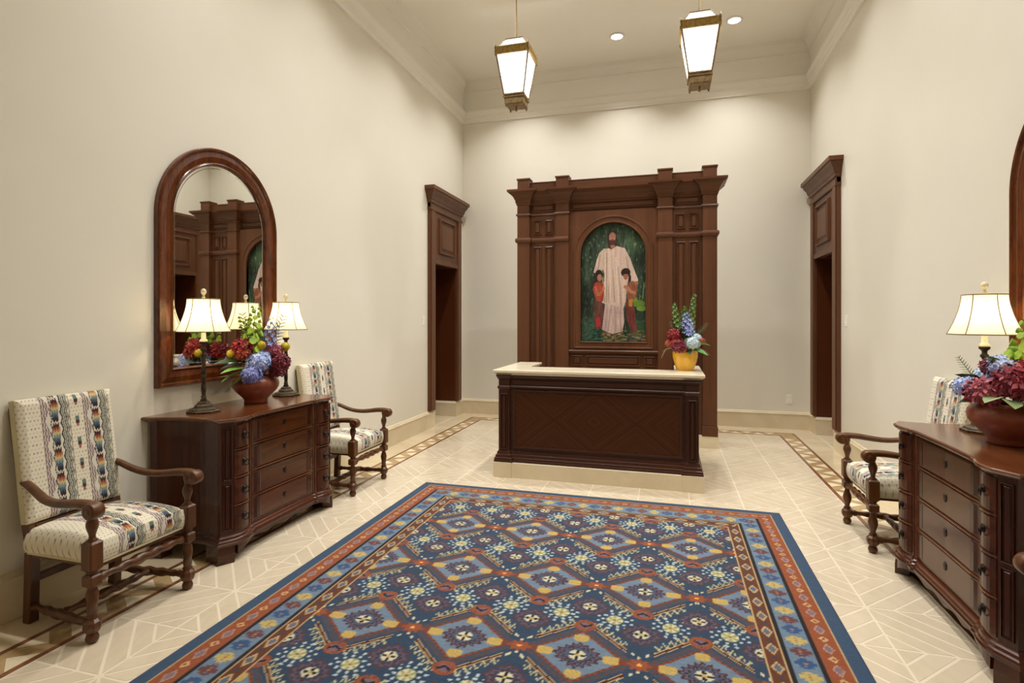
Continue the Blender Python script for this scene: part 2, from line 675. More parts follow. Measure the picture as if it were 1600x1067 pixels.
CX, CY = .39, .39
FX, FY0, FY1 = 2.0905, YN + .5, 8.0
cells = {}
near = []
far = MB()
J = .0068
quads = []
cols_x = [(1.70, .39, 1), (1.70, .425, -1)]
xs_nodes = [(-1.70, -.39), (-1.70, .425), (-.85, -.425), (-.85, .425), (0, -.425), (0, .425), (.85, -.425), (.85, .425), (1.70, -.425), (1.70, .39)]
for ky in range(-4, 9):
    yn = 1.81 + .78 * ky
    for (xn, wx) in xs_nodes:
        for wy in (-.39, .39):
            cxm, cym = xn + wx / 2, yn + wy / 2
            if abs(cxm) < 1.25 and .6 < cym < 4.5:
                continue
            for tri in (0, 1):
                for k in range(3):
                    a, b_ = k / 3, (k + 1) / 3
                    if tri == 0:
                        poly = [(a, 0), (b_, 0), (1, 1 - b_), (1, 1 - a)]
                    else:
                        poly = [(0, a), (0, b_), (1 - b_, 1), (1 - a, 1)]
                    poly = [(xn + u * wx, yn + v * wy) for (u, v) in poly]
                    if k == 2:
                        poly = [p for i, p in enumerate(poly) if (abs(p[0] - poly[i - 1][0]) + abs(p[1] - poly[i - 1][1])) > 1e-6]
                    poly = clip_poly(poly, -FX, FX, FY0, FY1)
                    poly = [p for i, p in enumerate(poly) if math.hypot(p[0] - poly[i - 1][0], p[1] - poly[i - 1][1]) > .016]
                    if len(poly) < 3:
                        continue
                    poly = shrink(poly, J)
                    pc = (sum(p[0] for p in poly) / len(poly), sum(p[1] for p in poly) / len(poly))
                    quads.append((pc, poly))


def vis_key(pc):
    dx, dy = pc[0] - .675, pc[1]
    dep = -dx * math.sin(TH) + dy * math.cos(TH)
    rt = dx * math.cos(TH) + dy * math.sin(TH)
    if dep < 1.2 or abs(rt / dep) > 1.0:
        return 99
    if abs(pc[0]) < 1.45 and pc[1] < 4.7:
        return 90
    return dep


quads.sort(key=lambda q: vis_key(q[0]))
for i, (pc, poly) in enumerate(quads):
    if i < 290 and vis_key(pc) < 80:
        place(piece_mesh('floor_plank', [(p[0] - pc[0], p[1] - pc[1]) for p in poly], M_tile), 'floor_plank', (pc[0], pc[1], 0))
    else:
        far.prism(poly, -.004, ZT)
o = far.build('plank_field', M_tile, floor)
o['kind'] = 'stuff'

# border: brown strips, tan ground, cream triangles
B0, B1, SW = 2.095, 2.315, .030
YB0, YB1 = 8.005, 8.215
for sx in (-1, 1):
    for (x0, x1, ye) in ((B0, B0 + SW, YB0 + SW), (B1 - SW, B1, YB1)):
        xa, xb = sorted((sx * x0, sx * x1))
        place(piece_mesh('border_strip', [(xa, YN + .5), (xb, YN + .5), (xb, ye), (xa, ye)], M_brown), 'border_strip', (0, 0, 0))
    xa, xb = sorted((sx * (B0 + SW), sx * (B1 - SW)))
    place(piece_mesh('border_ground', [(xa, YN + .5), (xb, YN + .5), (xb, YB1 - SW), (xa, YB1 - SW)], M_tan), 'border_ground', (0, 0, -.0004))
for (y0, y1, xe) in ((YB0, YB0 + SW, B0 + SW), (YB1 - SW, YB1, B1)):
    place(piece_mesh('border_strip', [(-xe + SW, y0), (xe - SW, y0), (xe - SW, y1), (-xe + SW, y1)], M_brown), 'border_strip', (0, 0, 0))
place(piece_mesh('border_ground', [(-B0 - SW, YB0 + SW), (B0 + SW, YB0 + SW), (B0 + SW, YB1 - SW), (-B0 - SW, YB1 - SW)], M_tan), 'border_ground', (0, 0, -.0004))
PT = .285
xi, xo = B0 + SW, B1 - SW
for sx in (-1, 1):
    tri_o = piece_mesh('border_triangle', [(sx * (xo - .004), -.072), (sx * (xo - .004), .072), (sx * (xi + .052), .0)], M_cream)
    tri_i = piece_mesh('border_triangle', [(sx * (xi + .004), -.072), (sx * (xi + .004), .072), (sx * (xo - .052), .0)], M_cream)
    k = 0
    while True:
        y = 1.36 + PT * k
        if y > YB0 - .1:
            break
        place(tri_o, 'border_triangle', (0, y, .0003))
        if y + PT / 2 < YB0 - .1:
            place(tri_i, 'border_triangle', (0, y + PT / 2, .0003))
        k += 1
tri_o = piece_mesh('border_triangle', [(-.072, YB1 - SW - .004), (.072, YB1 - SW - .004), (0, YB0 + SW + .05)], M_cream)
tri_i = piece_mesh('border_triangle', [(-.072, YB0 + SW + .004), (.072, YB0 + SW + .004), (0, YB1 - SW - .05)], M_cream)
for k in range(-7, 8):
    place(tri_o, 'border_triangle', (k * PT, 0, .0003))
    if k < 7:
        place(tri_i, 'border_triangle', (k * PT + PT / 2, 0, .0003))
# slabs between border and walls
for sx in (-1, 1):
    y = YN + .5
    while y < YB - .1:
        y2 = min(y + .62, YB - .03)
        xa, xb = sorted((sx * (B1 + .002), sx * (XW - .03)))
        place(piece_mesh('floor_slab', [(xa + .002, y + .002), (xb, y + .002), (xb, y2 - .002), (xa + .002, y2 - .002)], M_slab), 'floor_slab', (0, 0, 0))
        y = y2
for k in range(7):
    x0 = -B1 + k * (2 * B1 / 7)
    x1 = x0 + 2 * B1 / 7
    place(piece_mesh('floor_slab', [(x0 + .002, YB1 + .003), (x1 - .002, YB1 + .003), (x1 - .002, YB - .03), (x0 + .002, YB - .03)], M_slab), 'floor_slab', (0, 0, 0))

# ------------------------------------------------------------------ rug
RX, RY1, RY0 = 1.525, 4.785, .45


def rug_pattern(X, Y):
    col = np.zeros(X.shape + (3,))
    DB, MBl, GB = np.array((44, 66, 90)), np.array((56, 80, 106)), np.array((66, 72, 86))
    OR, BR, TAN, BLK = np.array((148, 78, 46)), np.array((98, 54, 32)), np.array((196, 166, 118)), np.array((30, 26, 32))
    LB, YE, CR, MA = np.array((108, 130, 150)), np.array((194, 172, 100)), np.array((210, 204, 172)), np.array((88, 54, 56))
    col[:] = DB

    def put(mask, c):
        col[mask] = c
    k = np.round((Y - 3.19) / .685)
    off = np.where(k % 2 != 0, .275, 0.)
    dx = np.mod(X - off + .275, .55) - .275
    dy = Y - (3.19 + .685 * k)
    ax, ay = np.abs(dx), np.abs(dy)
    d1 = ax / .203 + ay / .182
    # grey brown band following the lozenges
    put((d1 > 1.08) & (d1 < 1.36), GB)
    put((d1 > 1.22) & (d1 < 1.30) & (np.mod(ax * 60, 2) < 1), np.array((96, 66, 62)))
    # starbursts
    sx, sy = ax - .1375, .3425 - ay
    r = np.hypot(sx, sy)
    th = np.arctan2(sy, sx)
    for (rr_, nn_, sh_, ds_) in ((.060, 10, .0, .0085), (.086, 12, .26, .0085)):
        qa = np.mod(th + sh_ + PI / nn_, 2 * PI / nn_) - PI / nn_
        put(np.hypot((r - rr_) * .9, r * qa) < ds_, np.array((184, 200, 204)))
    put(r < .042, np.array((150, 160, 110)))
    put((r < .040) & (np.cos(th * 6) > -.2), CR)
    put((r < .024) & (np.cos(th * 4) > 0), YE)
    put(r < .008, np.array((120, 110, 70)))
    # small round rosettes
    ex, ey = .275 - ax, ay - .243
    r = np.hypot(ex / 1.05, ey)
    th = np.arctan2(ey, ex)
    sc = 1 + .13 * np.cos(th * 12) + .08 * np.cos(th * 4)
    put(r < .083 * sc, MA)
    put(r < .068 * sc, np.array((84, 86, 108)))
    put(r < .056 * sc, np.array((70, 48, 54)))
    put(r < .044, np.array((60, 74, 98)))
    put(r < .036, CR)
    put((np.hypot((np.abs(ex) - .022) * .8, ey * 1.2) < .0105) | (np.hypot(ex * 1.2, (np.abs(ey) - .022) * .8) < .0105), BLK)
    put(r < .009, YE)
    # combs parallel to the lozenge edges
    arm = (ax > .045) & (ax < .215)
    zz = np.abs(np.mod(ax * 58, 2) - 1)
    put(arm & (np.abs(d1 - (1.66 + .26 * zz)) < .05), np.array((186, 180, 140)))
    put(arm & (np.abs(d1 - 1.56) < .085), TAN)
    put(arm & (np.abs(d1 - 1.555) < .045), np.array((74, 36, 32)))
    put((ax < .275) & (ax >= .225) & (np.abs(d1 - 1.62) < .05) & (np.mod(ax * 60, 2) < 1), CR)
    # hook roses above and below the lozenge
    r = np.hypot(dx * .92, ay - .252)
    put(r < .050, OR)
    put((r < .044) & (np.mod(np.arctan2(ay - .252, ax) * 5, 2) < .35), MA)
    put((r < .027), np.array((120, 98, 110)))
    put((np.abs((ay - .252) + .012 - ax * .75) < .009) & (ax < .032), BLK)
    # lozenge
    put(d1 < 1.11, np.array((128, 68, 44)))
    put((d1 < 1.11) & (np.mod((ax - ay) * 46, 2) < .9), np.array((112, 52, 36)))
    put(d1 < 1.0, LB)
    th = np.arctan2(dy, dx)
    rr = np.hypot(dx / .100, dy / .088)
    sc = 1 + .12 * np.cos(th * 16) + .17 * np.abs(np.cos(th * 2)) ** 3
    put(rr < .92 * sc, np.array((76, 44, 50)))
    put(rr < .76 * sc, np.array((92, 94, 116)))
    put(rr < .66 * sc, np.array((62, 40, 48)))
    put(rr < .55 * sc, np.array((74, 88, 112)))
    r2 = np.hypot(dx / .040, dy / .036)
    put(r2 < 1.0, CR)
    put((np.hypot((ax - .025) * .75, dy * 1.15) < .0110) | (np.hypot(dx * 1.15, (ay - .022) * .75) < .0110), BLK)
    put(r2 < .28, YE)
    yb = (np.maximum(np.abs(ax - .152) / .038, ay / .031) < 1) & (np.abs(ax - .152) / .038 + ay / .031 < 1.6)
    yb |= (np.maximum(ax / .034, np.abs(ay - .138) / .029) < 1) & (ax / .034 + np.abs(ay - .138) / .029 < 1.6)
    put(yb, YE)
    put(yb & (np.mod(np.floor(X / .008) + np.floor(Y / .008), 3) < 1), np.array((186, 148, 70)))
    # orange stars between lozenges
    ex = .275 - ax
    th = np.arctan2(dy, ex)
    r = np.hypot(ex, dy * 1.2)
    put(np.maximum(ex / .085, ay / .018) < 1, np.array((122, 58, 40)))
    put(r < .047 * (1 + .22 * np.cos(8 * th)), OR)
    put(r < .012, np.array((236, 176, 96)))

    # borders, by distance from the rug's edge
    ex, ey = RX - np.abs(X), np.minimum(RY1 - Y, Y - RY0)
    e = np.minimum(ex, ey)
    side = ex < ey
    t = np.where(side, Y - 2.62, X)
    put(e < .432, TAN)
    put(e < .424, BR)
    c_ = .384
    tt = np.abs(np.mod(t + .04, .147) - .0735)
    dd = np.abs(e - c_) / .028 + tt / .052
    bb = (e < .420) & (e > .345)
    put(bb & (dd < 1), TAN)
    put(bb & (dd < .66), np.array((92, 104, 120)))
    put(bb & (np.abs(e - c_) < .012) & (tt > .060), np.array((70, 60, 74)))
    put(e < .347, TAN)
    put(e < .342, BLK)
    put(e < .324, np.array((150, 160, 150)))
    put(e < .319, LB)
    tm = np.mod(t, .2845)
    for (t0, cc) in ((0, YE), (.2845, YE), (.190, np.array((104, 62, 64))), (.098, np.array((52, 84, 128)))):
        q = np.abs(tm - t0)
        p = np.abs(e - .260)
        m = (e < .319) & (e > .204) & ((np.maximum(q / .030, p / .030) < 1) | ((q < .012) & (p < .046)) | ((q < .040) & (p < .014)))
        m &= ~((np.mod(q + .006, .022) < .006) & (np.mod(p, .024) < .007))
        put(m, cc)
        put(m & (np.hypot(q, p) < .008), np.array((176, 120, 60)))
    put(e < .206, np.array((150, 160, 150)))
    put(e < .202, BLK)
    put(e < .187, TAN)
    put(e < .181, OR)
    c_ = .132
    tt = np.abs(np.mod(t, .165) - .0825)
    dd = np.abs(e - c_) / .026 + tt / .046
    bb = (e < .178) & (e > .086)
    put(bb & (dd < 1), np.array((180, 146, 128)))
    put(bb & (dd < .74), np.array((128, 108, 118)))
    t2 = .0825 - tt
    dd = np.abs(e - c_) / .022 + t2 / .026
    put(bb & (dd < 1), np.array((206, 172, 120)))
    put(bb & (dd < .5), OR)
    put(e < .084, TAN)
    put(e < .077, MBl)
    put(e < .012, np.array((50, 70, 102)))
    n = rng.normal(0, 1, X.shape)
    n = .6 * n + .4 * np.repeat(rng.normal(0, 1, (X.shape[0], 1)), X.shape[1], 1)
    col *= (1 + .045 * n)[..., None]
    return np.clip(col * np.array((.87, .86, .86)), 4, 255)


gx = np.linspace(-RX, RX, 424)
gy = np.concatenate([np.linspace(RY0, 1.5, 24)[:-1], np.arange(1.5, RY1, .0073), [RY1]])
GX, GY = np.meshgrid(gx, gy)
edge = np.minimum(RX - np.abs(GX), np.minimum(RY1 - GY, GY - RY0))
GZ = .0125 - .004 * np.clip(1 - edge / .01, 0, 1)
rug = thing('rug', 'blue wool rug with rows of lozenge medallions and rust borders on the marble floor', 'rug', (0, 0, ZT + .0003))
vcol_grid('pile', np.stack([GX, GY, GZ], -1), rug_pattern(GX, GY), M_rug, rug)
b = MB()
b.box(-RX, RX, RY0, RY1, 0, .008)
b.build('backing', M_rugb, rug)

# ------------------------------------------------------------------ reredos (carved panelled screen)
rer = thing('altar_screen', 'tall panelled brown wood screen with pilasters and arched picture niche behind the desk', 'wall screen', (0, 7.0, 0))
MB().box(-1.255, 1.255, -.005, .42, 0, .143).build('stone_plinth', M_base, rer, .003)
PIL = [(-1.24, -1.075), (-.725, -.555), (.555, .725), (1.075, 1.24)]
b = MB()
b.box(-1.22, 1.22, .09, .40, .143, 3.24)
b.build('carcass', M_rered, rer)
for (x0, x1) in PIL:
    b = MB()
    b.box(x0, x1, 0, .12, .143, 3.20)
    b.box(x0 - .008, x1 + .008, -.012, .12, .143, .26)
    b.build('pilaster', M_rered, rer, .004)
    b = MB()
    b.box(x0 + .003, x1 - .003, .002, .16, 3.235, 3.385)
    b.sweep([(x0, .16), (x0, 0), (x1, 0), (x1, .16)][::1], [(0, 3.375), (.008, 3.38), (.008, 3.398), (0, 3.40), (-.05, 3.401)])
    b.box(x0 + .01, x1 - .01, .01, .16, 3.38, 3.4)
    b.build('parapet_block', M_rered, rer, .002)
for (x0, x1) in ((-1.075, -.725), (.725, 1.075)):
    b = MB()
    b.box(x0, x1, .065, .10, .143, 3.2)
    b.build('side_panel', M_rered, rer)
    xm = (x0 + x1) / 2
    for (a, c) in ((x0 + .045, xm - .022), (xm + .022, x1 - .045)):
        MB().panel(a, c, 2.655, 2.845, .065, None, .014, .045).build('raised_panel', M_rered, rer)
        MB().panel(a, c, .75, 2.50, .065, None, .014, .045).build('raised_panel', M_rered, rer)
    MB().panel(x0 + .02, x1 - .02, 2.955, 3.055, .065, None, .012, .03).build('frieze_panel', M_rered, rer)
MB().box(-1.08, 1.08, .05, .2, 3.235, 3.335).build('parapet', M_reredx, rer, .003)
MB().box(-1.08, 1.08, .045, .205, 3.335, 3.348).build('parapet_cap', M_reredx, rer, .002)
# plan line that breaks forward at every pilaster
plan = [(-1.24, .38)]
for (x0, x1), back in zip(PIL, (.065, .085, .065, .38)):
    plan += [(x0, 0), (x1, 0), (x1, back)]
    if back < .3:
        nx = PIL[PIL.index((x0, x1)) + 1][0]
        plan.append((nx, back))
cprof = [(0, 3.045), (.010, 3.05), (.012, 3.072), (.020, 3.078), (.022, 3.11), (.030, 3.12), (.040, 3.145), (.062, 3.175), (.090, 3.195), (.095, 3.205), (.110, 3.21), (.112, 3.238), (-.03, 3.243)]
MB().sweep(plan, cprof).build('cornice', M_reredx, rer)
for seg in (plan[:8][:7], plan[8:]):
    MB().sweep(seg, [(-.02, 2.545), (.008, 2.55), (.020, 2.562), (.024, 2.585), (.020, 2.605), (.008, 2.615), (-.02, 2.618)], close_prof=True).build('belt_moulding', M_reredx, rer)
MB().sweep(plan, [(-.02, 2.902), (.008, 2.905), (.016, 2.915), (.012, 2.928), (.0, 2.936), (-.02, 2.938)]).build('frieze_moulding', M_reredx, rer)
# the belt stops at the inner pilasters: cover the centre bay with the spandrel board and arch frame
b = MB()
RI, ZS = .405, 2.365
na = 40
arc = [(RI * math.cos(PI - PI * i / na), ZS + RI * math.sin(PI - PI * i / na)) for i in range(na + 1)]
inner = [(-RI, 1.265)] + arc + [(RI, 1.265)]
outer = [(-.555, 1.16)] + [(-.555, ZS)] * 1 + [(p[0] / RI * .555 if True else 0, 0) for p in []]
# spandrel board with an arched hole, as a fan of quads
bo = []
for (x, z) in inner:
    if z <= 1.27:
        bo.append((-.555 if x < 0 else .555, 1.16))
    else:
        a = math.atan2(z - ZS, x) if z > ZS else (PI if x < 0 else 0)
        dx_, dz_ = math.cos(a), math.sin(a)
        tt = min(.555 / abs(dx_) if abs(dx_) > 1e-6 else 9, (2.93 - ZS) / dz_ if dz_ > 1e-6 else 9)
        bo.append((dx_ * tt, ZS + dz_ * tt))
n = len(inner)
v = [(p[0], .045, p[1]) for p in inner] + [(p[0], .045, p[1]) for p in bo] + [(p[0], .092, p[1]) for p in inner]
f = [(i, i + 1, n + i + 1, n + i) for i in range(n - 1)] + [(i + 1, i, 2 * n + i, 2 * n + i + 1) for i in range(n - 1)]
f += [(n - 1, 0, n, 2 * n - 1), (0, n - 1, 3 * n - 1, 2 * n)]
b.add(v, f)
b.build('spandrel_board', M_rered, rer)


def arch_sweep(mb, r, z0, zs, prof, y, nseg=40, bottom=True):
    """prof: (outward, towards viewer) swept round an arch outline in the XZ plane facing -y"""
    pts = [(-r, z0)] + [(r * math.cos(PI - PI * i / nseg), zs + r * math.sin(PI - PI * i / nseg)) for i in range(nseg + 1)] + [(r, z0)]
    nn = len(pts)
    vv, ff = [], []
    for i, p in enumerate(pts):
        if i == 0:
            no = (-1, -1)
        elif i == nn - 1:
            no = (1, -1)
        else:
            a = PI - PI * (i - 1) / nseg
            no = (math.cos(a), math.sin(a))
        for (o_, t_) in prof:
            ox = no[0] * o_
            oz = no[1] * o_ if (bottom or 0 < i < nn - 1) else 0
            vv.append((p[0] + ox, y - t_, p[1] + oz))
    m = len(prof)
    for i in range(nn if bottom else nn - 1):
        j = (i + 1) % nn
        for q in range(m - 1):
            ff.append((i * m + q, i * m + q + 1, j * m + q + 1, j * m + q))
    mb.add(vv, ff, False)
    return mb


MB_ = arch_sweep(MB(), RI, 1.265, ZS, [(0, -.04), (0, .010), (.006, .016), (.014, .016), (.022, .006), (.066, .006), (.074, .016), (.088, .016), (.096, .006), (.098, -.01)], .045)
MB_.build('arch_frame', M_rered, rer)
MB().sweep([(-.553, .1), (-.553, .02), (.553, .02), (.553, .1)], [(-.02, 1.115), (.0, 1.118), (.012, 1.128), (.016, 1.145), (.01, 1.155), (-.02, 1.158)]).build('picture_ledge', M_reredx, rer)
MB().box(-.555, .555, .045, .1, .143, 1.14).build('dado', M_reredx, rer)
for (a, c) in ((-.52, -.385), (-.335, .335), (.385, .52)):
    MB().panel(a, c, .955, 1.085, .045, None, .012, .035).build('dado_panel', M_reredx, rer)
    MB().panel(a, c, .25, .90, .045, None, .012, .035).build('dado_panel', M_reredx, rer)
MB().panel(-.53, .53, 2.955, 3.055, .085, None, .014, .03).build('frieze_panel', M_reredx, rer)
MB().box(-.556, .556, .080, .12, 2.90, 3.2).build('frieze_board', M_reredx, rer)

# painting: pigment on an arched panel
nxp, nyp = 220, 400
ux = np.linspace(-RI + .002, RI - .002, nxp)
ph = np.linspace(0, 1, nyp)
PXm = np.zeros((nyp, nxp))
PZm = np.zeros((nyp, nxp))
top = ZS + np.sqrt(np.maximum(RI ** 2 - ux ** 2, 0))
for j in range(nxp):
    PXm[:, j] = ux[j]
    PZm[:, j] = 1.268 + ph * (top[j] - .002 - 1.268)
PU, PV = PXm * 572 + 307, 85 + (2.77 - PZm) * 570


def canvas(PU, PV):
    sh = PU.shape
    col = np.zeros(sh + (3,))

    def smooth_noise(sx, sy, seed):
        g = np.random.default_rng(seed).normal(0, 1, (int(1000 / sy) + 3, int(700 / sx) + 3))
        u, v = PU / sx, PV / sy
        i, j = np.floor(v).astype(int), np.floor(u).astype(int)
        fu, fv = u - j, v - i
        fu, fv = fu * fu * (3 - 2 * fu), fv * fv * (3 - 2 * fv)
        return (g[i, j] * (1 - fu) + g[i, j + 1] * fu) * (1 - fv) + (g[i + 1, j] * (1 - fu) + g[i + 1, j + 1] * fu) * fv
    n1 = smooth_noise(16, 70, 1) * .6 + smooth_noise(7, 30, 2) * .4 + smooth_noise(60, 90, 3) * .6
    base = np.array((46, 60, 46))
    col[:] = base
    col += np.clip(n1, -1.4, 2)[..., None] * np.array((13, 17, 13))
    leafn = smooth_noise(9, 22, 5)
    m = (leafn > 1.0)
    col[m] = np.array((82, 98, 80)) + 10 * smooth_noise(5, 5, 6)[m][:, None]
    # darker hollow round the figure, brighter foliage at upper right
    g = np.exp(-(((PU - 470) / 70) ** 2 + ((PV - 230) / 90) ** 2))
    col += g[..., None] * np.array((20, 26, 14))
    g = np.exp(-(((PU - 105) / 60) ** 2 + ((PV - 650) / 90) ** 2))
    col *= (1 - .45 * g)[..., None]

    def inpoly(pts):
        ins = np.zeros(sh, bool)
        nn = len(pts)
        for i in range(nn):
            x0, y0 = pts[i]
            x1, y1 = pts[(i + 1) % nn]
            c = ((y0 > PV) != (y1 > PV))
            if y0 != y1:
                xx = (x1 - x0) * (PV - y0) / (y1 - y0) + x0
                ins ^= c & (PU < xx)
        return ins

    def poly(pts, c, var=0., sx=10, sy=40, seed=9):
        m = inpoly(pts)
        cc = np.zeros((m.sum(), 3)) + np.array(c)
        if var:
            cc += (var * smooth_noise(sx, sy, seed)[m])[:, None] * np.array((1, .95, .92))
        col[m] = cc

    def ell(x, y, rx, ry, c):
        col[((PU - x) / rx) ** 2 + ((PV - y) / ry) ** 2 < 1] = c
    # ferns low left, leaves right, litter on the ground
    r_ = np.random.default_rng(4)
    for i in range(60):
        x, y = r_.uniform(75, 250), r_.uniform(800, 940)
        a = r_.uniform(-1.0, .2)
        L = r_.uniform(25, 70)
        c = np.array((40, 76, 60)) * r_.uniform(.6, 1.35)
        dx, dy = math.cos(a), math.sin(a)
        poly([(x, y), (x + dx * L * .5 - dy * 6, y + dy * L * .5 + dx * 6), (x + dx * L, y + dy * L), (x + dx * L * .5 + dy * 6, y + dy * L * .5 - dx * 6)], c)
    for i in range(90):
        x, y = r_.uniform(230, 540), r_.uniform(860, 945)
        c = [(120, 110, 70), (86, 100, 50), (168, 140, 110), (150, 96, 70), (70, 84, 44)][r_.integers(5)]
        ell(x, y, r_.uniform(6, 20), r_.uniform(3, 8), np.array(c) * r_.uniform(.7, 1.1))
    for (x, y, rx, ry, c) in ((490, 670, 45, 26, (92, 124, 44)), (510, 705, 36, 18, (108, 138, 56)), (455, 640, 26, 20, (120, 130, 50)), (500, 760, 40, 34, (40, 56, 44)), (500, 830, 40, 30, (48, 72, 46))):
        ell(x, y, rx, ry, c)
    poly([(522, 520), (532, 520), (520, 640), (512, 640)], (96, 120, 80))
    # children's skirts and bodies
    poly([(165, 650), (235, 640), (246, 850), (180, 860), (168, 760)], (92, 58, 50), 8, 9, 50, 21)
    poly([(180, 770), (214, 765), (218, 835), (184, 838)], (160, 44, 50))
    poly([(395, 650), (450, 640), (480, 870), (440, 880), (405, 780)], (104, 50, 46), 8, 9, 50, 22)
    # the robe
    poly([(272, 268), (335, 252), (392, 270), (428, 340), (456, 420), (486, 500), (470, 540), (440, 520), (420, 470), (405, 560), (400, 650), (380, 705), (384, 800), (372, 872), (300, 888), (228, 858), (240, 760), (250, 670), (226, 660), (240, 560), (246, 450), (236, 420), (190, 450), (165, 440), (186, 360), (206, 300), (240, 268)], (194, 168, 154), 10, 12, 120, 31)
    poly([(250, 665), (380, 700), (388, 800), (374, 872), (300, 888), (228, 858), (240, 760)], (182, 156, 150), 11, 11, 80, 32)
    for (x0, x1, y0, y1) in ((262, 258, 300, 660), (305, 318, 420, 660), (345, 366, 400, 690), (228, 246, 420, 660), (400, 420, 330, 450), (215, 196, 310, 430), (290, 270, 700, 870), (330, 322, 710, 880), (355, 362, 720, 860)):
        poly([(x0 - 3, y0), (x0 + 3, y0), (x1 + 6, y1), (x1 - 4, y1)], (162, 138, 122))
    for (x0, x1, y0, y1) in ((285, 288, 290, 650), (325, 345, 330, 670), (250, 250, 290, 600)):
        poly([(x0 - 4, y0), (x0 + 4, y0), (x1 + 5, y1), (x1 - 5, y1)], (208, 188, 168))
    # head, hair, beard
    poly([(268, 160), (285, 145), (315, 143), (334, 165), (338, 245), (318, 262), (296, 276), (272, 262), (264, 205)], (58, 38, 32))
    ell(303, 186, 24, 36, (160, 112, 92))
    ell(302, 222, 20, 20, (74, 48, 40))
    ell(303, 208, 8, 3, (120, 72, 62))
    ell(294, 180, 4, 2.5, (48, 30, 26))
    ell(313, 180, 4, 2.5, (48, 30, 26))
    poly([(301, 182), (306, 182), (308, 200), (299, 200)], (140, 94, 76))
    poly([(286, 244), (322, 244), (316, 268), (296, 272)], (150, 104, 84))
    # girl at left
    ell(205, 462, 30, 42, (46, 30, 28))
    poly([(178, 460), (190, 520), (172, 600), (152, 560), (170, 480)], (52, 34, 30))
    ell(210, 478, 17, 25, (166, 116, 90))
    ell(204, 474, 3, 2, (50, 30, 26))
    ell(217, 474, 3, 2, (50, 30, 26))
    ell(211, 491, 5, 2, (128, 66, 58))
    poly([(172, 520), (200, 508), (236, 520), (244, 560), (236, 650), (188, 650), (160, 560)], (150, 62, 44), 10, 9, 40, 41)
    poly([(168, 540), (186, 545), (205, 590), (240, 556), (246, 566), (212, 614), (190, 612)], (170, 96, 72))
    ell(240, 556, 10, 12, (176, 118, 92))
    # girl at right
    ell(398, 445, 34, 32, (40, 26, 24))
    ell(398, 470, 17, 28, (150, 98, 76))
    poly([(370, 436), (400, 424), (424, 440), (420, 456), (376, 458)], (40, 26, 24))
    ell(391, 468, 3, 2, (46, 28, 24))
    ell(405, 468, 3, 2, (46, 28, 24))
    ell(398, 486, 5, 2, (120, 62, 54))
    poly([(420, 450), (436, 470), (434, 560), (418, 540)], (44, 28, 26))
    poly([(410, 520), (450, 505), (484, 530), (474, 610), (448, 650), (412, 640), (404, 570)], (136, 84, 62), 8, 9, 40, 42)
    poly([(392, 540), (410, 536), (440, 575), (470, 580), (470, 602), (430, 594), (398, 566)], (166, 112, 86))
    poly([(418, 640), (450, 636), (444, 690), (420, 690)], (170, 120, 50))
    ell(392, 548, 10, 12, (160, 108, 84))
    ell(474, 520, 14, 12, (150, 104, 84))
    col += 5 * smooth_noise(5, 5, 77)[..., None]
    return np.clip(col * 1.0, 6, 235)


pnt = vcol_grid('arched_painting', np.stack([PXm, np.zeros_like(PXm), PZm], -1), canvas(PU, PV), M_paint, None)
pnt.location = (0, 7.084, 0)
mo = pnt.modifiers.new('thickness', 'SOLIDIFY')
mo.thickness = .004
mo.offset = -1
tag(pnt, 'arched painting of a bearded man in a white robe with two children among green leaves', 'painting')

# ------------------------------------------------------------------ reception desk
desk = thing('reception_desk', 'dark wood reception desk with cream stone top and plinth before the tall screen', 'desk', (0, 5.19, 0))
# local y: front at 0, wings run back to 1.05
def u_plan(x, yf, xin, yin, yb):
    return [(-x, yb), (-x, yf), (x, yf), (x, yb), (xin, yb), (xin, yin), (-xin, yin), (-xin, yb)]


MB().sweep(u_plan(.978, -.02, .72, .40, 1.0), [(0, 0), (0, .143), (-.004, .145)], True, cap=True).build('stone_plinth', M_base, desk, .002)
for sx in (-1, 1):
    xa, xb = sorted((sx * .80, sx * .984))
    MB().box(xa, xb, -.028, .2, 0, .146).build('plinth_block', M_base, desk, .002)
MB().sweep(u_plan(.925, .045, .78, .36, .98), [(0, .146), (0, .995)], True, cap=True).build('carcass', M_deskx, desk)
for sx in (-1, 1):
    xa, xb = sorted((sx * .83, sx * .94))
    b = MB()
    b.box(xa, xb, .02, .14, .146, .995)
    b.panel(xa + .018, xb - .018, .27, .82, .02, None, .010, .03)
    b.build('corner_pilaster', M_desk, desk)
pl = [(-.94, .97), (-.94, .02), (-.83, .02), (-.83, .045), (.83, .045), (.83, .02), (.94, .02), (.94, .97)]
MB().sweep(pl, [(0, .255), (.005, .252), (.012, .235), (.013, .22), (.022, .215), (.028, .19), (.034, .186), (.036, .165), (.04, .163), (.04, .1455)][::-1]).build('base_moulding', M_deskx, desk)
MB().sweep(pl, [(0, .86), (.004, .862), (.010, .87), (.010, .885), (.004, .893), (0, .895)]).build('frieze_moulding', M_deskx, desk)
MB().sweep(pl, [(0, .955), (.008, .96), (.012, .975), (.02, .985), (.022, .999)]).build('top_moulding', M_deskx, desk)
b = MB()
b.box(-.775, .775, .037, .047, .30, .835)
b.build('veneer_panel', M_veneer, desk)
b = MB()
for (x0, x1, z0, z1) in ((-.80, .80, .835, .853), (-.80, .80, .282, .300), (-.80, -.775, .3, .835), (.775, .80, .3, .835)):
    b.box(x0, x1, .028, .047, z0, z1)
o = b.build('panel_bead', M_desk, desk, .004)
MB().box(-.80, .80, .036, .047, .905, .945).build('frieze_panel', M_deskx, desk, .004)
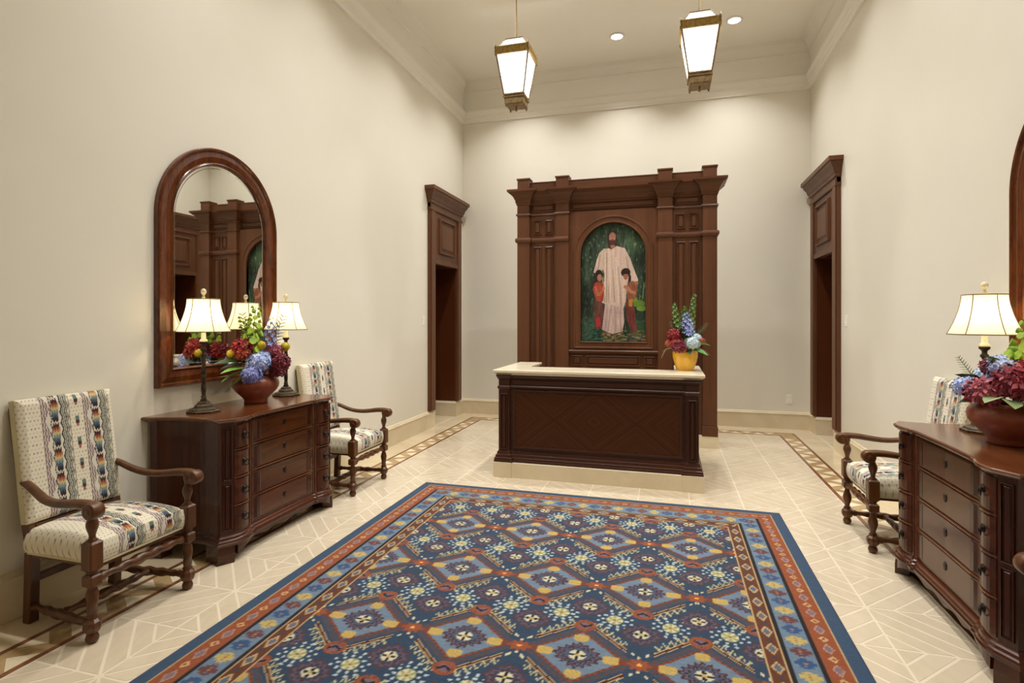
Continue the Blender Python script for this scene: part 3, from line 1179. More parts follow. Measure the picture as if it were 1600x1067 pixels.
MB().sweep(u_plan(.955, .03, .77, .40, 1.0), [(0, .996), (.010, 1.0), (.016, 1.012), (.034, 1.022), (.038, 1.028), (.038, 1.046), (.034, 1.05)], True, cap=True).build('stone_top', M_counter, desk)

# ------------------------------------------------------------------ lanterns
def make_lantern(loc, label):
    t = thing('hanging_lantern', label, 'lantern', loc, 0, 'brass lanterns hung from the ceiling')
    zb = 0
    # z relative to loc: base box at .05-.16, glass to .58, band .58-.66, crown to .78

    def ring(h0, h1, z0, z1, inner=.012):
        b = MB()
        sgn = [(-1, -1), (1, -1), (1, 1), (-1, 1)]
        v = [(sx * h0, sy * h0, z0) for sx, sy in sgn] + [(sx * h1, sy * h1, z1) for sx, sy in sgn]
        b.add(v, [(i, (i + 1) % 4, 4 + (i + 1) % 4, 4 + i) for i in range(4)])
        return b
    for q in range(4):
        R_ = Matrix.Rotation(q * PI / 2, 4, 'Z')
        h0, h1 = .112, .180
        b = MB()
        b.add([(-h0, -h0, .16), (h0, -h0, .16), (h1, -h1, .58), (-h1, -h1, .58)], [(0, 1, 2, 3)], False, R_)
        b.build('glass_pane', M_lglass, t)
        b = MB()
        b.add([(-.172, -.172, .655), (.172, -.172, .655), (.100, -.100, .775), (-.100, -.100, .775)], [(0, 1, 2, 3)], False, R_)
        b.build('crown_pane', M_lcrown, t)
        b = MB()
        b.tube([(-h0, -h0, .15), (-h1 - .003, -h1 - .003, .585)], .0095, 6, R_)
        b.build('corner_bar', M_brassd, t)
        b = MB()
        b.lathe([(.011, 0), (.013, .02), (.009, .03), (.014, .05), (.008, .075), (.004, .095), (0, .098)], 10, R_ @ Matrix.Translation((-.190, -.190, .60)))
        b.build('corner_finial', M_brassd, t)
        b = MB()
        b.tube([(-.172, -.172, .655), (-.100, -.100, .775)], .005, 6, R_)
        b.build('crown_bar', M_brassd, t)
        b = MB()
        b.box(-.190, .190, -.193, -.183, .578, .662, R_)
        b.box(-.196, .196, -.200, -.183, .576, .588, R_)
        b.box(-.196, .196, -.200, -.183, .650, .664, R_)
        for k in range(13):
            x = -.165 + k * .0275
            b.box(x - .006, x + .006, -.199, -.19, .592, .646, R_)
        b.build('fretted_band', M_brass, t)
        b = MB()
        b.lathe([(0, -.035), (.008, -.03), (.011, -.015), (.006, 0)], 8, R_ @ Matrix.Translation((-.095, -.095, .055)))
        b.build('foot_knob', M_brassd, t)
    b = MB()
    b.box(-.118, .118, -.118, .118, .145, .165)
    b.box(-.108, .108, -.108, .108, .05, .145)
    b.box(-.122, .122, -.122, .122, .118, .132)
    b.box(-.102, .102, -.102, .102, .045, .055)
    b.build('base_box', M_brassd, t, .003)
    b = MB()
    b.lathe([(0, -.01), (.012, -.005), (.016, .012), (.008, .025), (.012, .045)], 12)
    b.build('drop_finial', M_brassd, t)
    b = MB()
    b.box(-.103, .103, -.103, .103, .772, .784)
    b.lathe([(.05, .784), (.03, .80), (.012, .81), (.007, .83)], 12)
    b.build('crown_cap', M_brassd, t)
    b = MB()
    b.tube([(0, 0, .80), (0, 0, CEIL - loc[2] - .02)], .006, 8)
    b.build('rod', M_brass, t)
    b = MB()
    b.lathe([(.015, CEIL - loc[2] - .05), (.06, CEIL - loc[2] - .03), (.065, CEIL - loc[2] - .0005)], 20)
    b.build('ceiling_canopy', M_brass, t)
    lamp_light('lantern_glow', 'POINT', (loc[0], loc[1], loc[2] + .34), LANTERN_POWER, (1, .985, .96), shadow_soft_size=.06)
    return t


make_lantern((-.99, 6.05, 3.925), 'brass lantern with opal glass hanging left of the arched painting')
make_lantern((.99, 6.05, 3.925), 'brass lantern with opal glass hanging right, beside the downlight near the corner')

# recessed downlights
dl0 = thing('ceiling_downlight', 'round recessed ceiling downlight between the two hanging lanterns', 'downlight', (0, 7.65, CEIL), 0, 'recessed downlights in the ceiling')
b = MB()
b.lathe([(.078, -.001), (.098, -.004), (.105, -.008), (.100, -.014), (.078, -.016), (.074, -.006)], 28)
b.build('trim_ring', M_white, dl0)
b = MB()
b.lathe([(0, -.010), (.076, -.010), (.077, -.004)], 28)
b.build('lens', M_lens, dl0)
for (x, y) in DOWNLIGHTS:
    if (x, y) == (0, 7.65):
        continue
    if y == 7.65:
        lb = 'round recessed ceiling downlight right of the right hanging lantern' if x > 0 else 'round recessed ceiling downlight hidden behind the left hanging lantern'
    else:
        lb = '%s recessed ceiling downlight above the frame, in the %s row counted from the back wall' % ({-1.5: 'left', 0: 'middle', 1.5: 'right'}[x], {6.05: 'second', 4.45: 'third', 2.85: 'fourth'}[y])
    dup(dl0, (x, y, CEIL), 0, lb)


# ------------------------------------------------------------------ arched mirrors
def make_mirror():
    t = thing('arched_mirror', 'arched dark wood framed mirror hanging over the left chest of drawers', 'mirror', (-XW, 3.428, 0))
    r, z0, zs = .447, 1.215, 2.255
    R_ = Matrix.Rotation(PI / 2, 4, 'Z')      # local -y -> +x
    fr = arch_sweep(MB(), r, z0, zs, [(-.004, .016), (.0, .030), (.008, .036), (.016, .030), (.020, .026), (.060, .034), (.092, .030), (.098, .030), (.104, .042), (.118, .044), (.125, .034), (.125, .002)], 0, 48)
    o = fr.build('frame', M_mframe, t)
    o.data.transform(R_)
    g = MB()
    pts = [(-r - .01, z0 - .01)] + [((r + .01) * math.cos(PI - PI * i / 48), zs + (r + .01) * math.sin(PI - PI * i / 48)) for i in range(49)] + [(r + .01, z0 - .01)]
    n_ = len(pts)
    g.add([(p[0], -.014, p[1]) for p in pts] + [(p[0], -.003, p[1]) for p in pts], [tuple(range(n_)), tuple(range(2 * n_ - 1, n_ - 1, -1))] + [(i, n_ + i, n_ + (i + 1) % n_, (i + 1) % n_) for i in range(n_)])
    o = g.build('mirror_glass', M_mirror, t)
    o.data.transform(R_)
    bd = arch_sweep(MB(), r - .022, z0 + .022, zs, [(-.002, .0142), (0, .0165), (.002, .0142)], 0, 48)
    o = bd.build('bevel_line', M_mirror, t)
    o.data.transform(R_)
    return t


mir = make_mirror()
dup(mir, (XW, 3.25, 0), PI, 'arched dark wood framed mirror cut off at the right edge over the right chest')


# ------------------------------------------------------------------ chests of drawers
def bez(p0, p1, p2, n):
    return [((1 - t) ** 2 * p0[0] + 2 * t * (1 - t) * p1[0] + t * t * p2[0], (1 - t) ** 2 * p0[1] + 2 * t * (1 - t) * p1[1] + t * t * p2[1]) for t in [i / n for i in range(n + 1)]]


def chest_half():
    """plan outline for y>=0, from the middle of the front to the back corner; (depth x, y)"""
    h = [(.528, 0), (.530, .17), (.534, .335), (.546, .345), (.546, .365)]
    h += bez((.546, .365), (.580, .44), (.560, .515), 6)[1:]
    h += [(.520, .580)]
    h += bez((.520, .580), (.34, .50), (.10, .598), 10)[1:]
    h += [(.05, .616), (0, .622)]
    return h


HALF = chest_half()
OUT = [(x, -y) for (x, y) in HALF[::-1]] + HALF[1:]          # right-back (y<0) ... left-back: material on the left


def front_x(y):
    a = abs(y)
    for (p, q) in zip(HALF[:-1], HALF[1:]):
        if p[1] <= a <= q[1] and q[0] > .5:
            tq = (a - p[1]) / max(q[1] - p[1], 1e-6)
            return p[0] + (q[0] - p[0]) * tq
    return .52


def front_slab(mb, y0, y1, z0, z1, out, n=6, soft=.007, back=.02):
    ys = [y0 + (y1 - y0) * i / n for i in range(n + 1)]
    prof = [(z0, -back), (z0, out * .35), (z0 + soft, out), (z1 - soft, out), (z1, out * .35), (z1, -back)]
    v, f = [], []
    for i, y in enumerate(ys):
        e = 0
        for (z, o_) in prof:
            oo = o_ - (out * .65 if (i in (0, n) and o_ > out * .5) else 0)
            v.append((front_x(y) + oo, y, z))
    m = len(prof)
    for i in range(n):
        for k in range(m):
            k2 = (k + 1) % m
            f.append((i * m + k, (i + 1) * m + k, (i + 1) * m + k2, i * m + k2))
    f += [tuple(range(m)), tuple(range(n * m, (n + 1) * m))[::-1]]
    mb.add(v, f, False)
    return mb


def make_chest():
    t = thing('chest_of_drawers', 'polished dark wood chest of drawers under the left arched mirror', 'chest of drawers', (-XW + .032, 3.425, 0))
    MB().sweep(OUT, [(0, .165), (0, .888)], True, cap=True).build('carcass', M_chestv, t)
    MB().sweep(OUT, [(.004, .884), (.018, .887), (.020, .893), (.030, .896), (.036, .904), (.034, .912), (.026, .916)], True, cap=True).build('top', M_top, t)
    MB().sweep(OUT, [(.002, .108), (.030, .108), (.032, .122), (.026, .130), (.024, .140), (.016, .146), (.014, .160), (.006, .166), (.002, .172)], True, cap=True).build('base_moulding', M_chest, t)
    # bracket feet and scalloped apron
    i0 = next(i for i, p in enumerate(HALF) if p[1] >= .50)
    i1 = next(i for i, p in enumerate(HALF) if p[1] > .5 and p[0] < .42)
    for s in (1, -1):
        seg = [(x, s * y) for (x, y) in HALF[i0:i1 + 1]]
        if s < 0:
            seg = seg[::-1]
        MB().sweep(seg, [(-.05, 0), (.028, 0), (.028, .06), (.022, .109), (-.05, .109)], close_prof=True).build('bracket_foot', M_chest, t, .002)
        MB().box(.002, .09, min(s * .54, s * .625), max(s * .54, s * .625), 0, .11).build('back_foot', M_chest, t)
    v, f = [], []
    ys = np.linspace(-.50, .50, 41)
    for y in ys:
        a = abs(y)
        zb = .088 - .045 * max(0, (a - .36) / .14) ** 1.5 - .018 * math.exp(-((a - .20) / .05) ** 2) - .02 * math.exp(-(a / .06) ** 2)
        x = front_x(y) + .018
        v += [(x, y, zb), (x, y, .110), (x - .02, y, .110), (x - .02, y, zb)]
    for i in range(40):
        for k in range(4):
            f.append((i * 4 + k, i * 4 + 4 + k, i * 4 + 4 + (k + 1) % 4, i * 4 + (k + 1) % 4))
    f += [(0, 1, 2, 3), (163, 162, 161, 160)]
    MB().add(v, f).build('apron', M_chest, t)
    zs_ = [.180, .352, .530, .708, .880]
    for k in range(4):
        z0, z1 = zs_[k] + .006, zs_[k + 1] - .008
        d = front_slab(MB(), -.332, .332, z0, z1, .010, 10).build('drawer', M_drawer, t)
        for s in (-1, 1):
            ya, yb = sorted((s * .318, s * .225))
            front_slab(MB(), ya, yb, z0 + .014, z1 - .014, .0115, 3, .001, .0).build('veneer_inlay', M_inlay, d)
        zc = (z0 + z1) / 2 + .01
        b = MB()
        b.lathe([(0, .0), (.017, 0), (.015, .004), (0, .005)], 8, Matrix.Translation((front_x(0) + .010, 0, zc)) @ Matrix.Scale(1.5, 4, (0, 0, 1)) @ Matrix.Rotation(PI / 2, 4, 'Y'), None, False)
        b.build('escutcheon', M_black, d)
        for s in (-1, 1):
            ya, yb = sorted((s * .370, s * .512))
            d = front_slab(MB(), ya, yb, z0, z1, .012, 6).build('side_drawer', M_chest, t)
            yc = s * .440
            b = MB()
            P0 = Matrix.Translation((front_x(yc) + .011, yc, zc))
            b.lathe([(0, .0), (.021, 0), (.019, .004), (.008, .007), (.007, .014), (0, .016)], 12, P0 @ Matrix.Rotation(PI / 2, 4, 'Y'))
            b.tube([(.014 + .006 * math.sin(a), .019 * math.sin(a), -.012 + .019 * math.cos(a)) for a in np.linspace(0, 2 * PI, 17)], .0035, 6, P0)
            b.build('ring_pull', M_black, d)
    # bead rails between the drawers
    for k in range(1, 4):
        b = MB()
        for (ya, yb, n_) in ((-.332, .332, 10), (-.515, -.366, 6), (.366, .515, 6)):
            front_slab(b, ya, yb, zs_[k] - .006, zs_[k] + .005, .016, n_, .003, .0)
        b.build('drawer_rail', M_top, t)
    for s in (-1, 1):
        b = MB()
        for ya in (.338, .356):
            front_slab(b, s * ya - .004, s * ya + .004, .176, .884, .012, 1, .002, .0)
        b.build('pilaster_bead', M_top, t)
        # canted corner stile with inlaid strips
        p, q = Vector((.560, s * .515, 0)), Vector((.520, s * .580, 0))
        if s < 0:
            p, q = q, p
        dirv = (q - p).normalized()
        nrm = Vector((dirv.y, -dirv.x, 0))
        L = (q - p).length
        Mx = Matrix(((dirv.x, -nrm.x, 0, p.x), (dirv.y, -nrm.y, 0, p.y), (0, 0, 1, 0), (0, 0, 0, 1)))
        b = MB()
        b.panel(.012, L - .010, .20, .50, 0, Mx, .006, .02)
        b.panel(.012, L - .010, .52, .86, 0, Mx, .006, .02)
        b.build('corner_inlay', M_inlay, t)
    return t


chest = make_chest()
dup(chest, (XW - .032, 3.345, 0), PI, 'polished dark wood chest of drawers at right with the broad terracotta bowl').scale = (.96, 1, 1)


# ------------------------------------------------------------------ armchairs
def fabric(u, v):
    """u 0..1 across, v metres along -> sRGB"""
    col = np.zeros(u.shape + (3,))
    col[:] = (224, 216, 194)
    wv = u * .58
    # dots
    gx_, gy_ = wv / .020, v / .021
    row = np.floor(gy_)
    fx = np.mod(gx_ + .5 * np.mod(row, 2), 1) - .5
    fy = np.mod(gy_, 1) - .5
    col[np.hypot(fx * .020, fy * .021) < .0032] = (140, 116, 98)

    def tri(x):
        return np.abs(np.mod(x, 2) - 1)
    for (u0, u1) in ((.21, .49), (.645, .925)):
        s = (u - u0) / (u1 - u0)
        inside = (s > 0) & (s < 1)
        col[inside] = (214, 208, 190)
        P = .132
        ph = np.mod(v + (0 if u0 < .5 else .05), P) / P
        # left: dotted mauve zigzag bands
        zl = s + .045 * tri(v / .022) - .02
        m = inside & (zl < .34) & (zl > -.05)
        q = np.mod(zl * 16 + 0, 2)
        wob = tri(v / .066 * 1.0)
        m2 = m & (s < .10 + .20 * (1 - wob))
        col[m2 & (np.mod(s * 22 + tri(v / .016), 2) < 1.2)] = (138, 108, 112)
        col[m2 & (np.mod(s * 22 + tri(v / .016), 2) < .35)] = (96, 78, 92)
        # right: grey-green and black zigzag lines
        zr = s - .075 * tri(v / .030)
        for (c0, wdt, cc) in ((.66, .028, (52, 48, 54)), (.735, .028, (122, 124, 104)), (.81, .026, (84, 84, 82)), (.885, .03, (128, 128, 108))):
            col[inside & (np.abs(zr - c0) < wdt)] = cc
        # left bounding zigzag in dark
        zl2 = s - .05 * tri(v / .030)
        col[inside & (np.abs(zl2 - .29) < .018)] = (70, 58, 66)
        # feather column
        c = (s - .47) / .14
        env = np.abs(c) < (.95 - .35 * np.abs(ph - .5))
        chev = ph + .10 * tri(c * 3.0)
        chev = np.mod(chev, 1)
        bands = [(0, .10, (48, 38, 42)), (.10, .17, (226, 214, 190)), (.17, .29, (52, 36, 40)), (.29, .38, (112, 54, 46)), (.38, .50, (170, 108, 68)), (.50, .62, (202, 176, 122)), (.62, .76, (124, 142, 134)), (.76, .90, (78, 92, 104)), (.90, 1.01, (44, 46, 58))]
        for (a, b_, cc) in bands:
            col[inside & env & (chev >= a) & (chev < b_)] = cc
        # edge lines
        col[(np.abs(s) < .012) | (np.abs(s - 1) < .012)] = (120, 104, 96)
    # middle strip with small plumes
    s = (u - .567) / .035
    ph = np.mod(v + .03, .118) / .118
    m = (np.abs(s) < .62)
    col[m & (ph > .30) & (ph < .50)] = (104, 120, 108)
    col[m & (ph > .50) & (ph < .66)] = (62, 58, 60)
    col[m & (np.abs(s) < .45) & (ph > .66) & (ph < .80)] = (168, 90, 74)
    return col


def block(b, h, z0, z1, cham=.3, M=None):
    """square turning block with chamfered ends"""
    c = h * cham
    lv = [(h - c, z0), (h, z0 + c), (h, z1 - c), (h - c, z1)]
    v = []
    k = h * .18
    for (q, z) in lv:
        e = q - min(k, q * .3)
        v += [(q, -e, z), (q, e, z), (e, q, z), (-e, q, z), (-q, e, z), (-q, -e, z), (-e, -q, z), (e, -q, z)]
    f = []
    for i in range(3):
        for j in range(8):
            f.append((i * 8 + j, i * 8 + (j + 1) % 8, i * 8 + 8 + (j + 1) % 8, i * 8 + 8 + j))
    f += [tuple(range(8))[::-1], tuple(range(24, 32))]
    b.add(v, f, False, M)


def twist_mod(k=70., amp=.16, lobes=2):
    return lambda a, z: 1 + amp * math.cos(lobes * a - k * z)


def turned_between(b, p, q, r=.017, k=70.):
    P, Q = Vector(p), Vector(q)
    L = (Q - P).length
    Mx = Matrix.Translation(P) @ (Q - P).to_track_quat('Z', 'Y').to_matrix().to_4x4()
    prof = [(r * .75, 0), (r * 1.1, L * .05), (r * .7, L * .10)]
    n = 26
    for i in range(n + 1):
        f_ = i / n
        prof.append((r * (.85 + .35 * math.sin(PI * f_)), L * (.13 + .74 * f_)))
    prof += [(r * .7, L * .90), (r * 1.1, L * .95), (r * .75, L)]
    b.lathe(prof, 12, Mx, twist_mod(k))


def arm_path(s):
    pts = [(-.275, .715, .232), (-.22, .700, .240), (-.15, .672, .250), (-.08, .652, .264), (0, .646, .274), (.08, .652, .282), (.16, .662, .288), (.23, .664, .290), (.272, .657, .290)]
    return [Vector((x, s * y, z)) for (x, z, y) in pts]


def make_chair():
    t = thing('armchair', 'turned wooden armchair in patterned tapestry, nearest at the left of the left chest', 'armchair', (-2.222, 2.262, 0), 0, None)
    for s in (-1, 1):
        b = MB()
        Mx = Matrix.Translation((.24, s * .272, 0))
        b.lathe([(.014, 0), (.026, .010), (.029, .024), (.024, .040), (.014, .050)], 16, Mx)
        b.lathe([(.022, .046), (.034, .060), (.040, .080), (.036, .102), (.022, .116)], 8, Mx, None, False, PI / 8)
        prof = [(.020, .114), (.024, .124), (.017, .132)] + [(.018 + .008 * math.sin(PI * i / 14), .136 + .124 * i / 14) for i in range(15)] + [(.016, .264), (.024, .272), (.022, .278)]
        b.lathe(prof, 14, Mx, twist_mod(60, .14))
        block(b, .031, .272, .328, .25, Mx)
        b.lathe([(.024, .322), (.019, .332), (.026, .340), (.022, .350)], 14, Mx)
        block(b, .033, .346, .488, .3, Mx)
        prof = [(.020, .482), (.026, .490), (.015, .500), (.014, .512)] + [(.015 + .012 * math.sin(PI * min(1, i / 12) ** 1.3), .516 + .098 * i / 14) for i in range(15)] + [(.018, .622), (.021, .636), (.02, .652)]
        b.lathe(prof, 14, Mx, None)
        b.build('front_leg', M_chair, t)
        # rear leg rising into the raked back post
        b = MB()
        path = [(-.245, s * .222, .0), (-.238, s * .222, .18), (-.232, s * .222, .40), (-.258, s * .222, .52), (-.312, s * .222, .85), (-.350, s * .222, 1.09)]
        hw = .024
        v, f = [], []
        for (x, y, z) in path:
            v += [(x - hw, y - hw, z), (x + hw, y - hw, z), (x + hw, y + hw, z), (x - hw, y + hw, z)]
        for i in range(len(path) - 1):
            for k in range(4):
                f.append((i * 4 + k, i * 4 + (k + 1) % 4, i * 4 + 4 + (k + 1) % 4, i * 4 + 4 + k))
        f += [(3, 2, 1, 0), tuple(range(len(v) - 4, len(v)))]
        b.add(v, f)
        b.build('rear_leg', M_chair, t, .004)
        # arm: shaped bar with a scrolled hand
        ap = arm_path(s)
        b = MB()
        # smooth resample
        rs = []
        for i in range(len(ap) - 1):
            p0, p1, p2, p3 = ap[max(i - 1, 0)], ap[i], ap[i + 1], ap[min(i + 2, len(ap) - 1)]
            for q in range(4):
                u_ = q / 4
                rs.append(.5 * ((2 * p1) + (p2 - p0) * u_ + (2 * p0 - 5 * p1 + 4 * p2 - p3) * u_ ** 2 + (3 * p1 - p0 - 3 * p2 + p3) * u_ ** 3))
        rs.append(ap[-1])
        nr = len(rs)
        b.tube(rs, [.021 + .010 * (i / nr) ** 1.5 for i in range(nr)], 12, None, .82)
        cy = s * .290
        # scroll: a drum with a rolled lip
        Mx = Matrix.Translation((.272, cy - .034, .640)) @ Matrix.Rotation(-PI / 2, 4, 'X')
        b.lathe([(.0, .0), (.014, .0), (.018, .004), (.022, .002), (.036, .004), (.040, .010), (.041, .034), (.040, .058), (.036, .064), (.022, .066), (.018, .064), (.014, .068), (.0, .068)], 20, Mx)
        b.build('arm', M_chair, t)
        b = MB()
        turned_between(b, (-.225, s * .224, .085), (.215, s * .268, .085), .019)
        b.build('side_stretcher', M_chair, t)
    b = MB()
    turned_between(b, (.24, -.245, .300), (.24, .245, .300), .021)
    b.build('front_stretcher', M_chair, t)
    b = MB()
    turned_between(b, (.0, -.245, .088), (.0, .245, .088), .019)
    b.build('cross_stretcher', M_chair, t)
    b = MB()
    b.box(-.262, -.222, -.212, .212, .455, .50)
    b.box(-.255, -.225, -.212, .212, .20, .235)
    b.build('back_rail', M_chair, t, .004)
    # seat: upholstered block with crowned top, front and sides
    nu, nv = 150, 150
    u = np.linspace(-.022, 1.022, nu)
    vv = np.linspace(-.10, .575, nv)
    U, V = np.meshgrid(u, vv)
    # wrap: V<0 front drop, 0..0.5 top ; edges of U drop at the sides
    W = .252
    zt = .474

    def wrap(U, V):
        x = .246 - np.clip(V, 0, .48)
        y = (U - .5) * 2 * W
        drop_f = np.clip(-V, 0, None) + np.clip(V - .48, 0, None)
        cx = np.clip((V - .0) / .50, 0, 1)
        crown = .042 * np.clip(np.sin(PI * np.clip(cx, 0, 1)), 0, 1) ** .6 * np.clip(1 - ((U - .5) / .53) ** 4, 0, 1)
        z = zt + crown - drop_f
        edge_ = np.clip((np.abs(U - .5) - .44) / .06, 0, 1)
        z = np.where(np.abs(U - .5) > .44, z - .024 * edge_ ** 2, z)
        # round the front edge
        fr = np.clip(1 - np.abs(V) / .03, 0, 1)
        z = z - .012 * fr * (V >= 0)
        x = x + np.where(V < 0, .010 * np.sin(PI * np.clip(-V / .10, 0, 1)), 0)
        return x, y, z
    X_, Y_, Z_ = wrap(np.clip(U, 0, 1), V)
    outu = np.maximum(U - 1, -U)
    Z_ = Z_ - np.where(outu > 0, outu / .022 * .085, 0)
    Z_ = np.maximum(Z_, .366)
    Y_ = np.where(outu > 0, np.sign(U - .5) * (W + .012 * np.sin(PI * np.clip(outu / .022, 0, 1))), Y_)
    # left/right flip so that pattern reads like the back
    st = vcol_grid('seat', np.stack([X_, Y_, Z_], -1), fabric(U, .6 - V), M_fab, t)
    # flip winding if needed
    b = MB()
    b.box(-.225, .244, -W, W, .360, .372)
    b.build('seat_welt', M_cream_fab, t)
    b = MB()
    b.box(-.222, .236, -W + .01, W - .01, .342, .362)
    b.build('seat_frame', M_chair, t)
    # back: padded panel, raked
    nu, nv = 150, 168
    u = np.linspace(0, 1, nu)
    vv = np.linspace(0, .635, nv)
    U, V = np.meshgrid(u, vv)
    e = np.minimum(np.minimum(U, 1 - U) * .50, np.minimum(V, .635 - V))
    pad = .030 * np.clip(e / .03, 0, 1) ** .5
    zc = .505 + V * math.cos(.145)
    xc = -.222 - V * math.sin(.145) + pad * .9 - .012
    yc = (U - .5) * .50
    vcol_grid('backrest', np.stack([xc, yc, zc], -1), fabric(U, .635 - V), M_fab, t)
    b = MB()
    Mx = Matrix.Translation((-.234, 0, .505)) @ Matrix.Rotation(-.145, 4, 'Y')
    b.box(-.042, .0, -.25, .25, 0, .635, Mx)
    b.build('back_cover', M_cream_fab, t, .006)
    return t


chair = make_chair()
dup(chair, (-2.222, 4.53, 0), 0, 'turned wooden armchair in patterned tapestry beyond the left chest, near the left doorway')
dup(chair, (2.222, 4.44, 0), PI, 'turned wooden armchair in patterned tapestry beyond the right chest, near the right doorway')
dup(chair, (2.232, 2.19, 0), PI, 'turned wooden armchair at the right edge, only its scrolled arm tip showing')


# ------------------------------------------------------------------ table lamps
def make_lamp(loc, label):
    t = thing('table_lamp', label, 'lamp', loc, 0, 'lit table lamps on the chests')
    b = MB()
    q = PI / 8
    b.lathe([(.110, 0), (.112, .010), (.096, .016), (.094, .022), (.082, .028)], 8, None, None, False, q)
    b.lathe([(.080, .026), (.062, .034), (.058, .046), (.046, .054), (.040, .066), (.030, .072)], 8, None, None, False, q)
    b.build('base', M_bronze, t)
    b = MB()
    b.lathe([(.018, .068), (.023, .080), (.014, .092), (.018, .104), (.011, .112)], 16)
    b.lathe([(.011, .11)] + [(.0115 + .0045 * math.sin(PI * i / 30), .11 + .26 * i / 30) for i in range(31)] + [(.009, .372)], 14, None, twist_mod(55, .14))
    b.lathe([(.009, .37), (.018, .380), (.018, .390), (.010, .398), (.012, .412), (.020, .422), (.020, .432), (.012, .440), (.014, .456), (.025, .466), (.027, .476), (.018, .484)], 18)
    b.build('stem', M_stem, t)
    b = MB()
    b.lathe([(.026, .480), (.024, .492), (.015, .500), (.014, .56), (.015, .575)], 16)
    b.build('candle_sleeve', M_candle, t)
    # bell shade, eight soft panels
    prof = []
    n = 14
    for i in range(n + 1):
        f_ = i / n
        r = .098 + (.162 - .098) * (1 - f_) ** 1.75
        prof.append((r, .548 + .222 * f_))
    b = MB()

    def oct_(a, z):
        a = (a + PI / 4) % (PI / 2) - PI / 4
        return .93 / max(math.cos(a * .55), .1) * 1.0 if False else 1 - .05 * math.cos(4 * a)
    v, f = [], []
    ns = 48
    for (r, z) in prof:
        for k in range(ns):
            a = 2 * PI * k / ns
            rr = r * (1 - .035 * math.cos(6 * a))
            v.append((rr * math.cos(a), rr * math.sin(a), z))
    for i in range(n):
        for k in range(ns):
            f.append((i * ns + k, i * ns + (k + 1) % ns, (i + 1) * ns + (k + 1) % ns, (i + 1) * ns + k))
    b.add(v, f, True)
    sh = b.build('lamp_shade', M_shade, t)
    for k in range(6):
        a = PI / 6 + k * PI / 3 + .12
        b = MB()
        b.tube([(r * 1.034 * math.cos(a), r * 1.034 * math.sin(a), z) for (r, z) in prof], .0028, 5)
        b.build('seam', M_seam, sh)
    for (r, z) in (prof[0], prof[-1]):
        b = MB()
        b.tube([(r * (1 - .035 * math.cos(6 * a)) * math.cos(a), r * (1 - .035 * math.cos(6 * a)) * math.sin(a), z) for a in np.linspace(0, 2 * PI, 49)], .0035, 5)
        b.build('shade_trim', M_seam, sh)
    b = MB()
    b.lathe([(.005, .57), (.005, .775), (.012, .778), (.008, .788), (.006, .796), (.010, .802), (.016, .812), (.018, .822), (.015, .834), (.006, .842), (0, .843)], 14)
    b.build('finial', M_candle, t)
    b = MB()
    for k in range(3):
        a = k * 2 * PI / 3
        b.tube([(0, 0, .762), (.096 * math.cos(a), .096 * math.sin(a), .768)], .002, 5)
    b.build('spider', M_stem, t)
    return t


ZC = .9165
lamp_spots = [((-2.385, 3.049), 'lit bronze table lamp nearest the viewer on the left chest'),
              ((-2.385, 3.893), 'lit bronze table lamp at the far end of the left chest, right of the flowers'),
              ((2.385, 3.70), 'lit bronze table lamp at the far end of the right chest'),
              ((2.385, 2.98), 'lit bronze table lamp at the near end of the right chest, out of frame')]
lamp0 = None
for (p, lb) in lamp_spots:
    if lamp0 is None:
        lamp0 = make_lamp((p[0], p[1], ZC), lb)
    else:
        dup(lamp0, (p[0], p[1], ZC), 0, lb)
    lamp_light('lamp_bulb', 'POINT', (p[0], p[1], ZC + .64), LAMP_POWER, (1, .80, .50), shadow_soft_size=.03)


# ------------------------------------------------------------------ flowers
def petal_ball(b, c, R, n, size, seed, squash=.85, cup=.3):
    r_ = np.random.default_rng(seed)
    for i in range(n):
        z = 1 - 2 * (i + .5) / n
        if z < -.75:
            continue
        a = i * 2.399963 + r_.uniform(-.2, .2)
        rr = math.sqrt(max(0, 1 - z * z))
        d = Vector((rr * math.cos(a), rr * math.sin(a), z))
        p = Vector(c) + Vector((d.x * R, d.y * R, d.z * R * squash)) * r_.uniform(.86, 1.04)
        Q = d.to_track_quat('Z', 'Y').to_matrix().to_4x4()
        Mx = Matrix.Translation(p) @ Q @ Matrix.Rotation(r_.uniform(0, 6.28), 4, 'Z')
        s = size * r_.uniform(.8, 1.2)
        v, f = [(0, 0, 0)], []
        for k in range(4):
            t0 = k * PI / 2
            v += [(s * .55 * math.cos(t0 - .62), s * .55 * math.sin(t0 - .62), s * cup * .45), (s * math.cos(t0), s * math.sin(t0), s * cup), (s * .55 * math.cos(t0 + .62), s * .55 * math.sin(t0 + .62), s * cup * .45)]
            f.append((0, 3 * k + 1, 3 * k + 2, 3 * k + 3))
        b.add(v, f, False, Mx)
    return b


def core_ball(b, c, R):
    b.lathe([(0, -R), (R * .6, -R * .8), (R, 0), (R * .75, R * .66), (0, R)], 10, Matrix.Translation(c))
    return b


